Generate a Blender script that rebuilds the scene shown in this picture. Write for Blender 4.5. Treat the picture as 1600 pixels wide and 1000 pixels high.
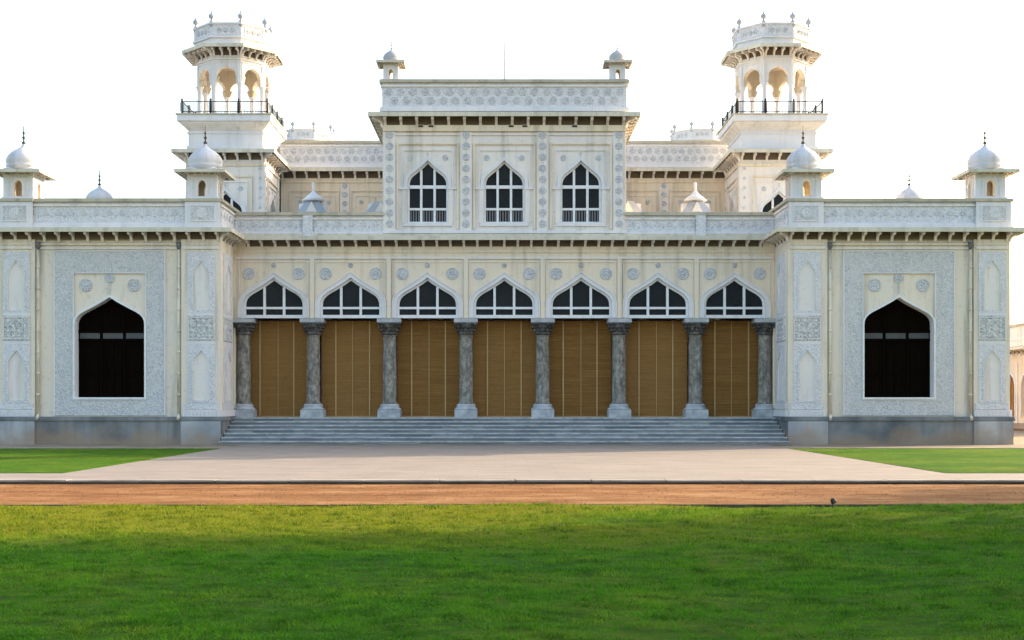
import bpy, bmesh, math, random
import numpy as np
from math import sin, cos, pi, radians as R

random.seed(7)
rng = np.random.default_rng(7)
for o in list(bpy.data.objects):
    bpy.data.objects.remove(o, do_unlink=True)
SC = bpy.context.scene
COL = SC.collection

# ---------------------------------------------------------------- camera
cam = bpy.data.cameras.new('camera')
cam.sensor_width = 36.0
cam.lens = 45.0
cam.shift_x = 0.0075
cam.shift_y = 0.0819
cam.clip_end = 5000
co = bpy.data.objects.new('camera', cam)
co.location = (0, -50, 1.575)
co.rotation_euler = (R(90), 0, 0)
COL.objects.link(co)
SC.camera = co

# ---------------------------------------------------------------- sky, sun, exposure
SUN_BACK, SUN_EL = R(27), R(19.5)          # sun stands to the right and a little behind the facade
sd = (cos(SUN_BACK) * cos(SUN_EL), sin(SUN_BACK) * cos(SUN_EL), sin(SUN_EL))
W = bpy.data.worlds.new('World')
SC.world = W
W.use_nodes = True
nt = W.node_tree
nt.nodes.clear()
sky = nt.nodes.new('ShaderNodeTexSky')
sky.sky_type = 'NISHITA'
sky.sun_disc = False
sky.sun_elevation = SUN_EL
sky.sun_rotation = pi / 2 - SUN_BACK
sky.air_density = 1.25
sky.dust_density = 4.0
sky.ozone_density = 1.0
bg = nt.nodes.new('ShaderNodeBackground')
bg.inputs[1].default_value = 0.15
wo = nt.nodes.new('ShaderNodeOutputWorld')
nt.links.new(sky.outputs[0], bg.inputs[0])
nt.links.new(bg.outputs[0], wo.inputs[0])
sl = bpy.data.lights.new('sun', 'SUN')
sl.energy = 2.7
sl.angle = R(0.6)
sl.color = (1.0, 0.80, 0.54)
so = bpy.data.objects.new('sun', sl)
so.rotation_euler = (pi / 2 - SUN_EL, 0, pi / 2 + math.atan2(sd[1], sd[0]))
COL.objects.link(so)
SC.view_settings.view_transform = 'Standard'
SC.view_settings.look = 'None'
SC.view_settings.exposure = 1.87
SC.view_settings.gamma = 1.0
SC.cycles.max_bounces = 6

# ---------------------------------------------------------------- materials
MATS = {}


class NB:
    """tiny node-graph writer"""
    def __init__(self, name):
        self.m = bpy.data.materials.new(name)
        self.m.use_nodes = True
        self.t = self.m.node_tree
        self.b = self.t.nodes['Principled BSDF']
        self.geo = self.t.nodes.new('ShaderNodeNewGeometry')
        self.pos = self.geo.outputs['Position']
        MATS[name] = self.m

    def lk(self, a, b):
        self.t.links.new(a, b)

    def n(self, kind, **kw):
        nd = self.t.nodes.new(kind)
        for k, v in kw.items():
            setattr(nd, k, v)
        return nd

    def scale(self, s):
        v = self.n('ShaderNodeVectorMath', operation='MULTIPLY')
        self.lk(self.pos, v.inputs[0])
        v.inputs[1].default_value = s if hasattr(s, '__len__') else (s, s, s)
        return v.outputs[0]

    def noise(self, s, detail=4, rough=0.55, vec=None):
        nd = self.n('ShaderNodeTexNoise')
        self.lk(vec if vec is not None else self.scale(s), nd.inputs['Vector'])
        nd.inputs['Scale'].default_value = 1.0
        nd.inputs['Detail'].default_value = detail
        nd.inputs['Roughness'].default_value = rough
        return nd.outputs['Fac']

    def vor(self, s, feature='F1', out='Distance'):
        nd = self.n('ShaderNodeTexVoronoi', feature=feature)
        self.lk(self.scale(s), nd.inputs['Vector'])
        nd.inputs['Scale'].default_value = 1.0
        return nd.outputs[out]

    def ramp(self, fac, stops):
        nd = self.n('ShaderNodeValToRGB')
        el = nd.color_ramp.elements
        while len(el) < len(stops):
            el.new(0.5)
        for e, (p, c) in zip(el, stops):
            e.position = p
            e.color = (c, c, c, 1) if not hasattr(c, '__len__') else (*c, 1)
        self.lk(fac, nd.inputs[0])
        return nd.outputs[0]

    def mix(self, fac, a, b, mode='MIX'):
        nd = self.n('ShaderNodeMix', data_type='RGBA', blend_type=mode)
        for i, v in ((0, fac), (6, a), (7, b)):
            if isinstance(v, (int, float)):
                nd.inputs[i].default_value = v
            elif isinstance(v, tuple):
                nd.inputs[i].default_value = (*v, 1)
            else:
                self.lk(v, nd.inputs[i])
        return nd.outputs[2]

    def math(self, op, a, b=None):
        nd = self.n('ShaderNodeMath', operation=op)
        for i, v in ((0, a), (1, b)):
            if v is None:
                continue
            if isinstance(v, (int, float)):
                nd.inputs[i].default_value = v
            else:
                self.lk(v, nd.inputs[i])
        return nd.outputs[0]

    def sep(self):
        nd = self.n('ShaderNodeSeparateXYZ')
        self.lk(self.pos, nd.inputs[0])
        return nd.outputs

    def done(self, col, rough=0.8, bump=None, dist=0.01, strength=0.5, spec=0.3):
        if isinstance(col, tuple):
            self.b.inputs['Base Color'].default_value = (*col, 1)
        else:
            self.lk(col, self.b.inputs['Base Color'])
        if isinstance(rough, (int, float)):
            self.b.inputs['Roughness'].default_value = rough
        else:
            self.lk(rough, self.b.inputs['Roughness'])
        self.b.inputs['Specular IOR Level'].default_value = spec
        if bump is not None:
            bn = self.n('ShaderNodeBump')
            bn.inputs['Distance'].default_value = dist
            bn.inputs['Strength'].default_value = strength
            self.lk(bump, bn.inputs['Height'])
            self.lk(bn.outputs[0], self.b.inputs['Normal'])
        return self.m


def stucco(name, c1, c2, dirt, amount):
    k = NB(name)
    base = k.mix(k.ramp(k.noise(0.55), [(0.35, 0.0), (0.68, 1.0)]), c1, c2)
    st = k.noise((2.6, 2.6, 0.22), 5, 0.6)
    base = k.mix(k.math('MULTIPLY', k.ramp(st, [(0.5, 0.0), (0.75, 1.0)]), amount), base, dirt)
    sp = k.noise(5.0, 6, 0.7)
    base = k.mix(k.math('MULTIPLY', k.ramp(sp, [(0.56, 0.0), (0.72, 1.0)]), amount * 0.6), base, dirt)
    k.done(base, 0.85, k.noise(14.0, 5), 0.01, 0.35, 0.2)


stucco('cream_stucco', (0.83, 0.70, 0.535), (0.78, 0.69, 0.56), (0.46, 0.40, 0.30), 0.8)
stucco('wing_stucco', (0.82, 0.71, 0.575), (0.77, 0.70, 0.61), (0.44, 0.39, 0.32), 0.85)
stucco('dome_plaster', (0.62, 0.61, 0.63), (0.50, 0.505, 0.535), (0.30, 0.30, 0.31), 0.7)
stucco('pale_stucco', (0.83, 0.765, 0.70), (0.76, 0.72, 0.69), (0.45, 0.42, 0.36), 0.7)
stucco('white_plaster', (0.78, 0.75, 0.75), (0.69, 0.69, 0.715), (0.46, 0.45, 0.43), 0.40)
stucco('weathered_cap', (0.56, 0.51, 0.40), (0.44, 0.40, 0.31), (0.24, 0.22, 0.17), 0.8)
stucco('eave_plaster', (0.70, 0.65, 0.53), (0.60, 0.56, 0.46), (0.30, 0.27, 0.21), 0.6)
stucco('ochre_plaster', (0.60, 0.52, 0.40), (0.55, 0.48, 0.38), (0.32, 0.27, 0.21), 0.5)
stucco('grey_plaster', (0.46, 0.47, 0.50), (0.38, 0.39, 0.42), (0.24, 0.24, 0.25), 0.5)
stucco('pink_plaster', (0.74, 0.62, 0.47), (0.70, 0.60, 0.50), (0.40, 0.33, 0.25), 0.4)


def carved(name, lo, hi, s, wobble=1.0):
    k = NB(name)
    d = k.vor(s)
    e = k.vor(s * 0.52)
    w = k.math('SINE', k.math('MULTIPLY', d, 11.0))
    w2 = k.math('SINE', k.math('MULTIPLY', e, 15.0))
    h = k.math('MULTIPLY', k.math('ADD', k.math('ADD', w, w2), 2.0), 0.25)
    nn = k.noise(s * 1.7, 3)
    h2 = k.math('ADD', k.math('MULTIPLY', h, 0.75), k.math('MULTIPLY', nn, 0.35 * wobble))
    col = k.ramp(h2, [(0.28, lo), (0.72, hi)])
    col = k.mix(k.math('MULTIPLY', k.ramp(k.noise(2.3, 5, 0.65), [(0.42, 0.0), (0.66, 1.0)]), 0.65), col, hi)
    st = k.noise((2.2, 2.2, 0.25), 4)
    col = k.mix(k.math('MULTIPLY', k.ramp(st, [(0.5, 0.0), (0.8, 1.0)]), 0.3), col, (0.42, 0.42, 0.40))
    k.done(col, 0.85, h2, 0.03, 0.7, 0.2)


carved('carved_grey', (0.44, 0.455, 0.485), (0.66, 0.65, 0.645), 9.5)
carved('carved_pale', (0.57, 0.585, 0.63), (0.75, 0.73, 0.735), 9.0)
carved('carved_dark', (0.30, 0.31, 0.33), (0.66, 0.65, 0.62), 8.0)
carved('rosette_grey', (0.42, 0.435, 0.47), (0.64, 0.64, 0.645), 9.0)

k = NB('soffit_shade')  # dark brown that paints in the shade between the eave brackets
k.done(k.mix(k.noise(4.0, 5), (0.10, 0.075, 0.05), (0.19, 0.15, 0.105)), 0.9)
k = NB('plinth_stone')
n1 = k.noise(0.7, 5)
c = k.mix(k.ramp(n1, [(0.35, 0.0), (0.65, 1.0)]), (0.10, 0.12, 0.135), (0.27, 0.28, 0.285))
c = k.mix(k.ramp(k.noise((3.0, 3.0, 0.3), 5), [(0.48, 0.0), (0.74, 1.0)]), c, (0.15, 0.15, 0.15))
z = k.sep()[2]
foot = k.math('MULTIPLY', k.ramp(k.math('ADD', z, k.math('MULTIPLY', k.math('SUBTRACT', k.noise(0.9, 4), 0.5), 1.9)),
                                 [(0.12, 1.0), (0.68, 0.0)]), 0.62)
c = k.mix(foot, c, (0.36, 0.25, 0.16))
k.done(c, 0.75, k.noise(9.0, 5), 0.012, 0.5)

k = NB('pier_stone')
n1 = k.noise(0.7, 5)
c = k.mix(k.ramp(n1, [(0.35, 0.0), (0.65, 1.0)]), (0.27, 0.295, 0.32), (0.46, 0.47, 0.48))
c = k.mix(k.ramp(k.noise((3.0, 3.0, 0.3), 5), [(0.48, 0.0), (0.74, 1.0)]), c, (0.24, 0.25, 0.26))
z = k.sep()[2]
foot = k.math('MULTIPLY', k.ramp(k.math('ADD', z, k.math('MULTIPLY', k.math('SUBTRACT', k.noise(0.9, 4), 0.5), 1.9)),
                                 [(0.12, 1.0), (0.68, 0.0)]), 0.62)
c = k.mix(foot, c, (0.36, 0.25, 0.16))
k.done(c, 0.75, k.noise(9.0, 5), 0.012, 0.5)

k = NB('slate_step')
x, y, z = k.sep()
row = k.math('FLOOR', k.math('ADD', k.math('DIVIDE', z, 0.1464), 0.4))
slab = k.math('FLOOR', k.math('ADD', k.math('MULTIPLY', x, 0.62), k.math('MULTIPLY', row, 0.381)))
cv = k.n('ShaderNodeCombineXYZ')
k.lk(slab, cv.inputs[0])
k.lk(row, cv.inputs[1])
wn = k.n('ShaderNodeTexWhiteNoise', noise_dimensions='2D')
k.lk(cv.outputs[0], wn.inputs['Vector'])
c = k.ramp(wn.outputs['Value'], [(0.0, (0.19, 0.205, 0.22)), (0.5, (0.27, 0.285, 0.30)), (1.0, (0.38, 0.395, 0.405))])
c = k.mix(k.ramp(k.noise((1.2, 6, 6), 5), [(0.4, 0.0), (0.7, 0.7)]), c, (0.14, 0.16, 0.18))
k.done(c, 0.6, k.noise(8.0, 5), 0.008, 0.5)

k = NB('column_stone')
c = k.ramp(k.noise((6, 6, 3.2), 7, 0.75), [(0.32, (0.065, 0.060, 0.050)), (0.5, (0.22, 0.203, 0.172)), (0.70, (0.45, 0.42, 0.37))])
k.done(c, 0.6, k.vor(9.0), 0.03, 0.7, 0.3)
k = NB('capital_stone')
c = k.ramp(k.noise((6, 6, 5), 6, 0.65), [(0.3, (0.025, 0.023, 0.02)), (0.55, (0.09, 0.083, 0.075)), (0.78, (0.32, 0.30, 0.27))])
k.done(c, 0.6, k.vor(14.0), 0.03, 0.8, 0.4)
k = NB('base_stone')
c = k.ramp(k.noise((3, 3, 3), 6, 0.6), [(0.3, (0.28, 0.30, 0.32)), (0.6, (0.48, 0.50, 0.52)), (0.8, (0.60, 0.60, 0.60))])
k.done(c, 0.65, k.noise(10.0, 5), 0.01, 0.5, 0.4)

k = NB('bamboo')
x, y, z = k.sep()
lines = k.noise((0.6, 1.0, 26.0), 4, 0.7)
c = k.ramp(lines, [(0.3, (0.20, 0.095, 0.028)), (0.55, (0.32, 0.165, 0.052)), (0.75, (0.42, 0.235, 0.085))])
c = k.mix(k.ramp(k.noise((0.5, 1, 7.0), 5), [(0.35, 0.4), (0.6, 0.0)]), c, (0.21, 0.105, 0.034))
oi = k.n('ShaderNodeObjectInfo')
c = k.mix(k.math('MULTIPLY', oi.outputs['Random'], 0.45), c, (0.46, 0.245, 0.085))
sl_ = k.math('SINE', k.math('MULTIPLY', z, 260.0))
c = k.mix(k.ramp(k.noise((7.0, 1, 42.0), 4, 0.8), [(0.50, 0.0), (0.68, 0.5)]), c, (0.15, 0.065, 0.018))
k.done(c, 0.85, k.math('ADD', k.math('MULTIPLY', sl_, 0.4), lines), 0.012, 0.9, 0.04)
k = NB('blind_tape')
k.done(k.mix(k.noise((3, 3, 2)), (0.55, 0.37, 0.17), (0.40, 0.25, 0.10)), 0.8)

k = NB('white_paint')
k.done(k.mix(k.ramp(k.noise(4.0, 5), [(0.45, 0.0), (0.75, 1.0)]), (0.80, 0.80, 0.81), (0.66, 0.66, 0.66)), 0.5, k.noise(20.0), 0.003, 0.3)
k = NB('dark_glass')
k.done(k.mix(k.noise(1.5), (0.010, 0.013, 0.016), (0.022, 0.026, 0.03)), k.ramp(k.noise(2.5), [(0.3, 0.22), (0.7, 0.5)]), k.noise(2.0, 2), 0.01, 0.15, 0.12)
k = NB('dark_interior')  # near-black standing for unlit interiors, such as behind the wing doorways
k.done(k.mix(k.noise((9, 9, 1.2), 5), (0.003, 0.002, 0.0015), (0.008, 0.005, 0.003)), 0.85, k.noise((20, 20, 2)), 0.006, 0.4, 0.02)
k = NB('transom_glass')
k.done(k.mix(k.noise(2.0), (0.06, 0.063, 0.067), (0.11, 0.115, 0.12)), 0.4, spec=0.25)
k = NB('black_iron')
k.done(k.mix(k.noise(8.0), (0.010, 0.010, 0.012), (0.028, 0.024, 0.022)), 0.55)
k = NB('dark_finial')
k.done(k.mix(k.noise(12.0), (0.04, 0.04, 0.045), (0.09, 0.085, 0.08)), 0.5)
k = NB('grey_metal')
k.done(k.mix(k.noise((20, 20, 1)), (0.22, 0.22, 0.23), (0.15, 0.15, 0.16)), 0.5)
k = NB('pipe_paint')
k.done(k.mix(k.ramp(k.noise((6, 6, 1.0), 5), [(0.45, 0.0), (0.75, 1.0)]), (0.72, 0.67, 0.54), (0.36, 0.32, 0.25)), 0.6)
k = NB('roof_tile_grey')
k.done(k.mix(k.noise(3.0, 5), (0.10, 0.10, 0.11), (0.24, 0.24, 0.25)), 0.8)

k = NB('plaza_paving')
x, y, z = k.sep()
br = k.n('ShaderNodeTexBrick')
k.lk(k.scale(1.0), br.inputs['Vector'])
br.inputs['Scale'].default_value = 1.0
br.inputs['Brick Width'].default_value = 1.2
br.inputs['Row Height'].default_value = 0.6
br.inputs['Mortar Size'].default_value = 0.012
br.inputs['Color1'].default_value = (0.285, 0.238, 0.205, 1)
br.inputs['Color2'].default_value = (0.24, 0.205, 0.18, 1)
br.inputs['Mortar'].default_value = (0.20, 0.165, 0.14, 1)
c = k.mix(k.ramp(k.noise((0.25, 0.9, 1), 5), [(0.35, 0.0), (0.7, 0.8)]), br.outputs['Color'], (0.255, 0.22, 0.195))
c = k.mix(k.ramp(k.noise((0.55, 1.1, 1), 7, 0.78), [(0.45, 0.0), (0.68, 0.75)]), c, (0.165, 0.14, 0.12))
k.done(c, 0.8, k.noise(10.0, 5), 0.006, 0.4)

k = NB('red_earth')
c = k.ramp(k.noise((0.45, 1.1, 1), 7, 0.72), [(0.32, (0.11, 0.046, 0.018)), (0.5, (0.235, 0.108, 0.041)), (0.66, (0.35, 0.195, 0.092))])
c = k.mix(k.ramp(k.noise((2.2, 5.0, 1), 7, 0.8), [(0.47, 0.0), (0.66, 0.8)]), c, (0.15, 0.062, 0.024))
k.done(c, 0.95, k.noise(11.0, 6, 0.7), 0.03, 0.7, 0.1)
k = NB('apron_earth')
c = k.ramp(k.noise((0.5, 1.2, 1), 6, 0.65), [(0.3, (0.14, 0.105, 0.075)), (0.55, (0.27, 0.22, 0.165)), (0.75, (0.36, 0.31, 0.25))])
k.done(c, 0.95, k.noise(9.0, 6), 0.02, 0.5, 0.1)
k = NB('kerb_stone')
c = k.ramp(k.noise((1.2, 3, 3), 6, 0.65), [(0.3, (0.18, 0.155, 0.13)), (0.6, (0.36, 0.32, 0.28)), (0.8, (0.46, 0.42, 0.37))])
k.done(c, 0.85, k.noise(9.0, 6), 0.01, 0.5, 0.2)
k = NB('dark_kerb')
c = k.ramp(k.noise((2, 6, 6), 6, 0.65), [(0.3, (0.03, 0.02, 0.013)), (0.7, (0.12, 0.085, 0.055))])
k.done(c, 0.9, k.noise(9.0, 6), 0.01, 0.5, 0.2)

k = NB('turf')
c = k.ramp(k.noise((0.35, 0.55, 1), 6, 0.6), [(0.30, (0.028, 0.110, 0.006)), (0.52, (0.070, 0.155, 0.010)), (0.74, (0.170, 0.185, 0.016))])
c = k.mix(k.ramp(k.noise((1.6, 3.0, 1), 6, 0.75), [(0.42, 0.0), (0.66, 0.85)]), c, (0.028, 0.070, 0.006))
c = k.mix(k.ramp(k.noise((9.0, 12.0, 1), 5, 0.75), [(0.55, 0.0), (0.75, 0.7)]), c, (0.24, 0.23, 0.04))
yy = k.sep()[1]  # sunlit strip's yellow painted into the turf, mixed with dry wear
sunlit_dry = k.math('MULTIPLY', k.ramp(k.math('DIVIDE', k.math('ADD', k.math('ADD', yy, k.math('MULTIPLY', k.math('SUBTRACT', k.noise((0.35, 0.6, 1), 4), 0.5), 1.6)), 36.0), 7.0), [(0.0, 0.0), (0.35, 0.62), (0.92, 0.72), (1.0, 0.0)]), k.ramp(k.math('ADD', k.noise((0.3, 0.5, 1), 5), k.math('MULTIPLY', k.sep()[0], -0.045)), [(0.2, 0.12), (0.52, 1.0)]))
c = k.mix(sunlit_dry, c, (0.235, 0.205, 0.015))
k.done(c, 0.95, k.noise(22.0, 6, 0.8), 0.05, 0.9, 0.05)


def leafy(name, c1, c2, c3, s):
    k = NB(name)
    c = k.ramp(k.noise(s, 5, 0.7), [(0.3, c1), (0.52, c2), (0.74, c3)])
    if name == 'grass_blade':
        yy = k.sep()[1]  # blades by the path carry painted sunlight yellow as well as dryness
        sunlit_dry = k.math('MULTIPLY', k.ramp(k.math('DIVIDE', k.math('ADD', k.math('ADD', yy, k.math('MULTIPLY', k.math('SUBTRACT', k.noise((0.35, 0.6, 1), 4), 0.5), 1.6)), 36.0), 7.0), [(0.0, 0.0), (0.35, 0.62), (0.92, 0.72), (1.0, 0.0)]), k.ramp(k.math('ADD', k.noise((0.3, 0.5, 1), 5), k.math('MULTIPLY', k.sep()[0], -0.045)), [(0.2, 0.12), (0.52, 1.0)]))
        c = k.mix(sunlit_dry, c, (0.27, 0.235, 0.018))
        c = k.mix(k.ramp(k.noise((2.2, 3.6, 2.0), 6, 0.72), [(0.40, 0.85), (0.54, 0.0)]), c, (0.016, 0.080, 0.004))
        c = k.mix(k.ramp(k.noise((26.0, 30.0, 20.0), 3, 0.6), [(0.66, 0.0), (0.74, 0.9)]), c, (0.36, 0.36, 0.09))
    k.done(c, 0.7, spec=0.08)
    tr = k.n('ShaderNodeBsdfTranslucent')
    k.lk(c, tr.inputs[0])
    ms = k.n('ShaderNodeMixShader')
    ms.inputs[0].default_value = 0.35
    out = k.t.nodes['Material Output']
    k.lk(k.b.outputs[0], ms.inputs[1])
    k.lk(tr.outputs[0], ms.inputs[2])
    k.lk(ms.outputs[0], out.inputs[0])


leafy('grass_blade', (0.040, 0.190, 0.007), (0.098, 0.275, 0.011), (0.235, 0.315, 0.024), (0.55, 0.8, 1))
leafy('leaf_green', (0.03, 0.07, 0.012), (0.05, 0.10, 0.02), (0.08, 0.13, 0.03), 1.5)
k = NB('bark')
k.done(k.mix(k.noise((6, 6, 1.5), 5), (0.10, 0.07, 0.05), (0.22, 0.17, 0.13)), 0.9, k.noise((14, 14, 3)), 0.03, 0.8)
k = NB('dry_leaf')
k.done(k.mix(k.noise(6.0), (0.24, 0.15, 0.05), (0.40, 0.30, 0.10)), 0.8)


# ---------------------------------------------------------------- mesh builder
class MB:
    def __init__(self, ox=0, oy=0, u=(1, 0), n=(0, -1)):
        self.v, self.f, self.m, self.s = [], [], [], []
        self.frame(ox, oy, u, n)

    def frame(self, ox, oy, u=(1, 0), n=(0, -1)):
        self.fr = (ox, oy, u[0], u[1], n[0], n[1])
        return self

    def p(self, u, d, z):
        ox, oy, ux, uy, nx, ny = self.fr
        self.v.append((ox + u * ux + d * nx, oy + u * uy + d * ny, z))
        return len(self.v) - 1

    def face(self, idx, m, smooth=False):
        self.f.append(tuple(idx))
        self.m.append(m)
        self.s.append(smooth)

    def quad(self, pts, m, smooth=False):
        self.face([self.p(*q) for q in pts], m, smooth)

    def box(self, u0, u1, d0, d1, z0, z1, m):
        i = [self.p(u, d, z) for z in (z0, z1) for d in (d0, d1) for u in (u0, u1)]
        for q in ((0, 1, 3, 2), (4, 6, 7, 5), (0, 4, 5, 1), (2, 3, 7, 6), (0, 2, 6, 4), (1, 5, 7, 3)):
            self.face([i[k] for k in q], m)

    def prism_u(self, prof, u0, u1, m):
        """profile in (d, z) swept along u"""
        a = [self.p(u0, d, z) for d, z in prof]
        b = [self.p(u1, d, z) for d, z in prof]
        n = len(prof)
        self.face(a, m)
        self.face(b[::-1], m)
        for i in range(n):
            j = (i + 1) % n
            self.face((a[i], b[i], b[j], a[j]), m)

    def plate(self, prof, d0, d1, m):
        """profile in (u, z) swept along d"""
        a = [self.p(u, d0, z) for u, z in prof]
        b = [self.p(u, d1, z) for u, z in prof]
        n = len(prof)
        self.face(a, m)
        self.face(b[::-1], m)
        for i in range(n):
            j = (i + 1) % n
            self.face((a[i], b[i], b[j], a[j]), m)

    def lathe(self, u, d, prof, n, m, smooth=True, ph=0.0, mod=None):
        rings = []
        for r, z in prof:
            if r < 1e-5:
                rings.append([self.p(u, d, z)])
            else:
                ring = []
                for k in range(n):
                    a = 2 * pi * k / n + ph
                    rr = r * (mod(a) if mod else 1.0)
                    ring.append(self.p(u + rr * cos(a), d + rr * sin(a), z))
                rings.append(ring)
        for a, b in zip(rings[:-1], rings[1:]):
            for k in range(n):
                j = (k + 1) % n
                if len(a) == 1 and len(b) == 1:
                    continue
                if len(a) == 1:
                    self.face((a[0], b[j], b[k]), m, smooth)
                elif len(b) == 1:
                    self.face((a[k], a[j], b[0]), m, smooth)
                else:
                    self.face((a[k], a[j], b[j], b[k]), m, smooth)
        if len(rings[0]) > 1:
            self.face(rings[0][::-1], m)
        if len(rings[-1]) > 1:
            self.face(rings[-1], m)

    def tube(self, a, b, r, m, n=6):
        from mathutils import Vector
        a, b = Vector(a), Vector(b)
        w = (b - a).normalized()
        x = w.orthogonal().normalized()
        y = w.cross(x)
        ra, rb = [], []
        for k in range(n):
            o = (x * cos(2 * pi * k / n) + y * sin(2 * pi * k / n)) * r
            ra.append(self.p(*(a + o)))
            rb.append(self.p(*(b + o)))
        for k in range(n):
            j = (k + 1) % n
            self.face((ra[k], ra[j], rb[j], rb[k]), m, True)
        self.face(ra[::-1], m)
        self.face(rb, m)

    # ---- architecture -----------------------------------------------------
    def arch_wall(self, u0, u1, z0, z1, uc, hw, sill, spring, rise, shape, df, db, m, mr=None, rim=True, mback=None):
        mr = mr or m
        front_m = m
        pts = arch(uc, hw, spring, rise, shape)
        for d in (df, db):
            m = front_m if d == df or mback is None else mback
            self.quad([(u0, d, z0), (uc - hw, d, z0), (uc - hw, d, z1), (u0, d, z1)], m)
            self.quad([(uc + hw, d, z0), (u1, d, z0), (u1, d, z1), (uc + hw, d, z1)], m)
            if sill > z0 + 1e-4:
                self.quad([(uc - hw, d, z0), (uc + hw, d, z0), (uc + hw, d, sill), (uc - hw, d, sill)], m)
            for (a, za), (b, zb) in zip(pts[:-1], pts[1:]):
                self.quad([(a, d, za), (b, d, zb), (b, d, z1), (a, d, z1)], m)
        m = front_m
        loop = [(uc - hw, sill)] + pts + [(uc + hw, sill)]
        for (a, za), (b, zb) in zip(loop[:-1], loop[1:]):
            self.quad([(a, df, za), (b, df, zb), (b, db, zb), (a, db, za)], mr)
        if sill > z0 + 1e-4:
            self.quad([(uc - hw, df, sill), (uc + hw, df, sill), (uc + hw, db, sill), (uc - hw, db, sill)], mr)
        if rim:
            for a, za, b, zb in ((u0, z0, u0, z1), (u1, z0, u1, z1), (u0, z1, u1, z1), (u0, z0, u1, z0)):
                self.quad([(a, df, za), (b, df, zb), (b, db, zb), (a, db, za)], m)

    def arch_ring(self, uc, hw, sill, spring, rise, shape, w, df, db, m, grow=1.25):
        a = arch(uc, hw, spring, rise, shape)
        b = arch(uc, hw + w, spring, rise + w * grow, shape)
        if sill < spring:
            a = [(uc - hw, sill)] + a + [(uc + hw, sill)]
            b = [(uc - hw - w, sill)] + b + [(uc + hw + w, sill)]
        for i in range(len(a) - 1):
            self.quad([(*a[i][:1], df, a[i][1]), (a[i + 1][0], df, a[i + 1][1]), (b[i + 1][0], df, b[i + 1][1]), (b[i][0], df, b[i][1])], m)
            for q in (a, b):
                self.quad([(q[i][0], df, q[i][1]), (q[i + 1][0], df, q[i + 1][1]), (q[i + 1][0], db, q[i + 1][1]), (q[i][0], db, q[i][1])], m)
        for q in (0, -1):
            self.quad([(a[q][0], df, a[q][1]), (b[q][0], df, b[q][1]), (b[q][0], db, b[q][1]), (a[q][0], db, a[q][1])], m)

    def rect_ring(self, u0, u1, z0, z1, w, df, db, m, bottom=True):
        self.box(u0 - w, u0, db, df, z0, z1 + w, m)
        self.box(u1, u1 + w, db, df, z0, z1 + w, m)
        self.box(u0, u1, db, df, z1, z1 + w, m)
        if bottom:
            self.box(u0 - w, u1 + w, db, df, z0 - w, z0, m)

    def rosette(self, uc, zc, r, d, m, petals=8, n=24, h=0.03):
        rr = ((1.0, 0.0), (1.0, 0.6), (0.86, 1.0), (0.74, 0.45), (0.52, 0.9), (0.28, 0.35), (0.16, 1.2), (0, 1.3))
        rings = []
        for q, hh in rr:
            if q == 0:
                rings.append([self.p(uc, d + h * hh, zc)])
                continue
            ring = []
            for k in range(n):
                a = 2 * pi * k / n
                f = 1 + (0.10 * cos(petals * a) if 0.2 < q < 0.8 else 0)
                ring.append(self.p(uc + r * q * f * cos(a), d + h * hh, zc + r * q * f * sin(a)))
            rings.append(ring)
        for a, b in zip(rings[:-1], rings[1:]):
            for k in range(n):
                j = (k + 1) % n
                if len(b) == 1:
                    self.face((a[k], a[j], b[0]), m)
                else:
                    self.face((a[k], a[j], b[j], b[k]), m)

    def dot(self, uc, zc, r, d, m, n=8, h=0.03):
        a = [self.p(uc + r * cos(2 * pi * k / n), d, zc + r * sin(2 * pi * k / n)) for k in range(n)]
        b = [self.p(uc + 0.6 * r * cos(2 * pi * k / n), d + h, zc + 0.6 * r * sin(2 * pi * k / n)) for k in range(n)]
        for k in range(n):
            j = (k + 1) % n
            self.face((a[k], a[j], b[j], b[k]), m)
        self.face(b, m)

    def flower(self, uc, zc, r, d, m, h=0.025):
        """a small lily: pointed arch leaf on a stalk, for parapet friezes"""
        prof = [(uc - 0.55 * r, zc - 0.6 * r), (uc + 0.55 * r, zc - 0.6 * r), (uc + 0.95 * r, zc), (uc + 0.5 * r, zc + 0.7 * r),
                (uc, zc + 1.25 * r), (uc - 0.5 * r, zc + 0.7 * r), (uc - 0.95 * r, zc)]
        self.plate(prof, d, d + h, m)

    def band(self, poly, d0, d1, z0, z1, m, sides=None):
        """moulding of rectangular section round a convex plan polygon (world xy, ccw)"""
        a, b = offset(poly, d0), offset(poly, d1)
        n = len(poly)
        self.frame(0, 0, (1, 0), (0, 1))
        for i in range(n):
            if sides is not None and i not in sides:
                continue
            j = (i + 1) % n
            q = [self.p(*a[i], z0), self.p(*a[j], z0), self.p(*b[j], z0), self.p(*b[i], z0),
                 self.p(*a[i], z1), self.p(*a[j], z1), self.p(*b[j], z1), self.p(*b[i], z1)]
            for f in ((0, 1, 2, 3), (4, 7, 6, 5), (0, 4, 5, 1), (2, 6, 7, 3)):
                self.face([q[x] for x in f], m)
            if sides is not None:
                self.face([q[x] for x in (0, 3, 7, 4)], m)
                self.face([q[x] for x in (1, 5, 6, 2)], m)

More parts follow.
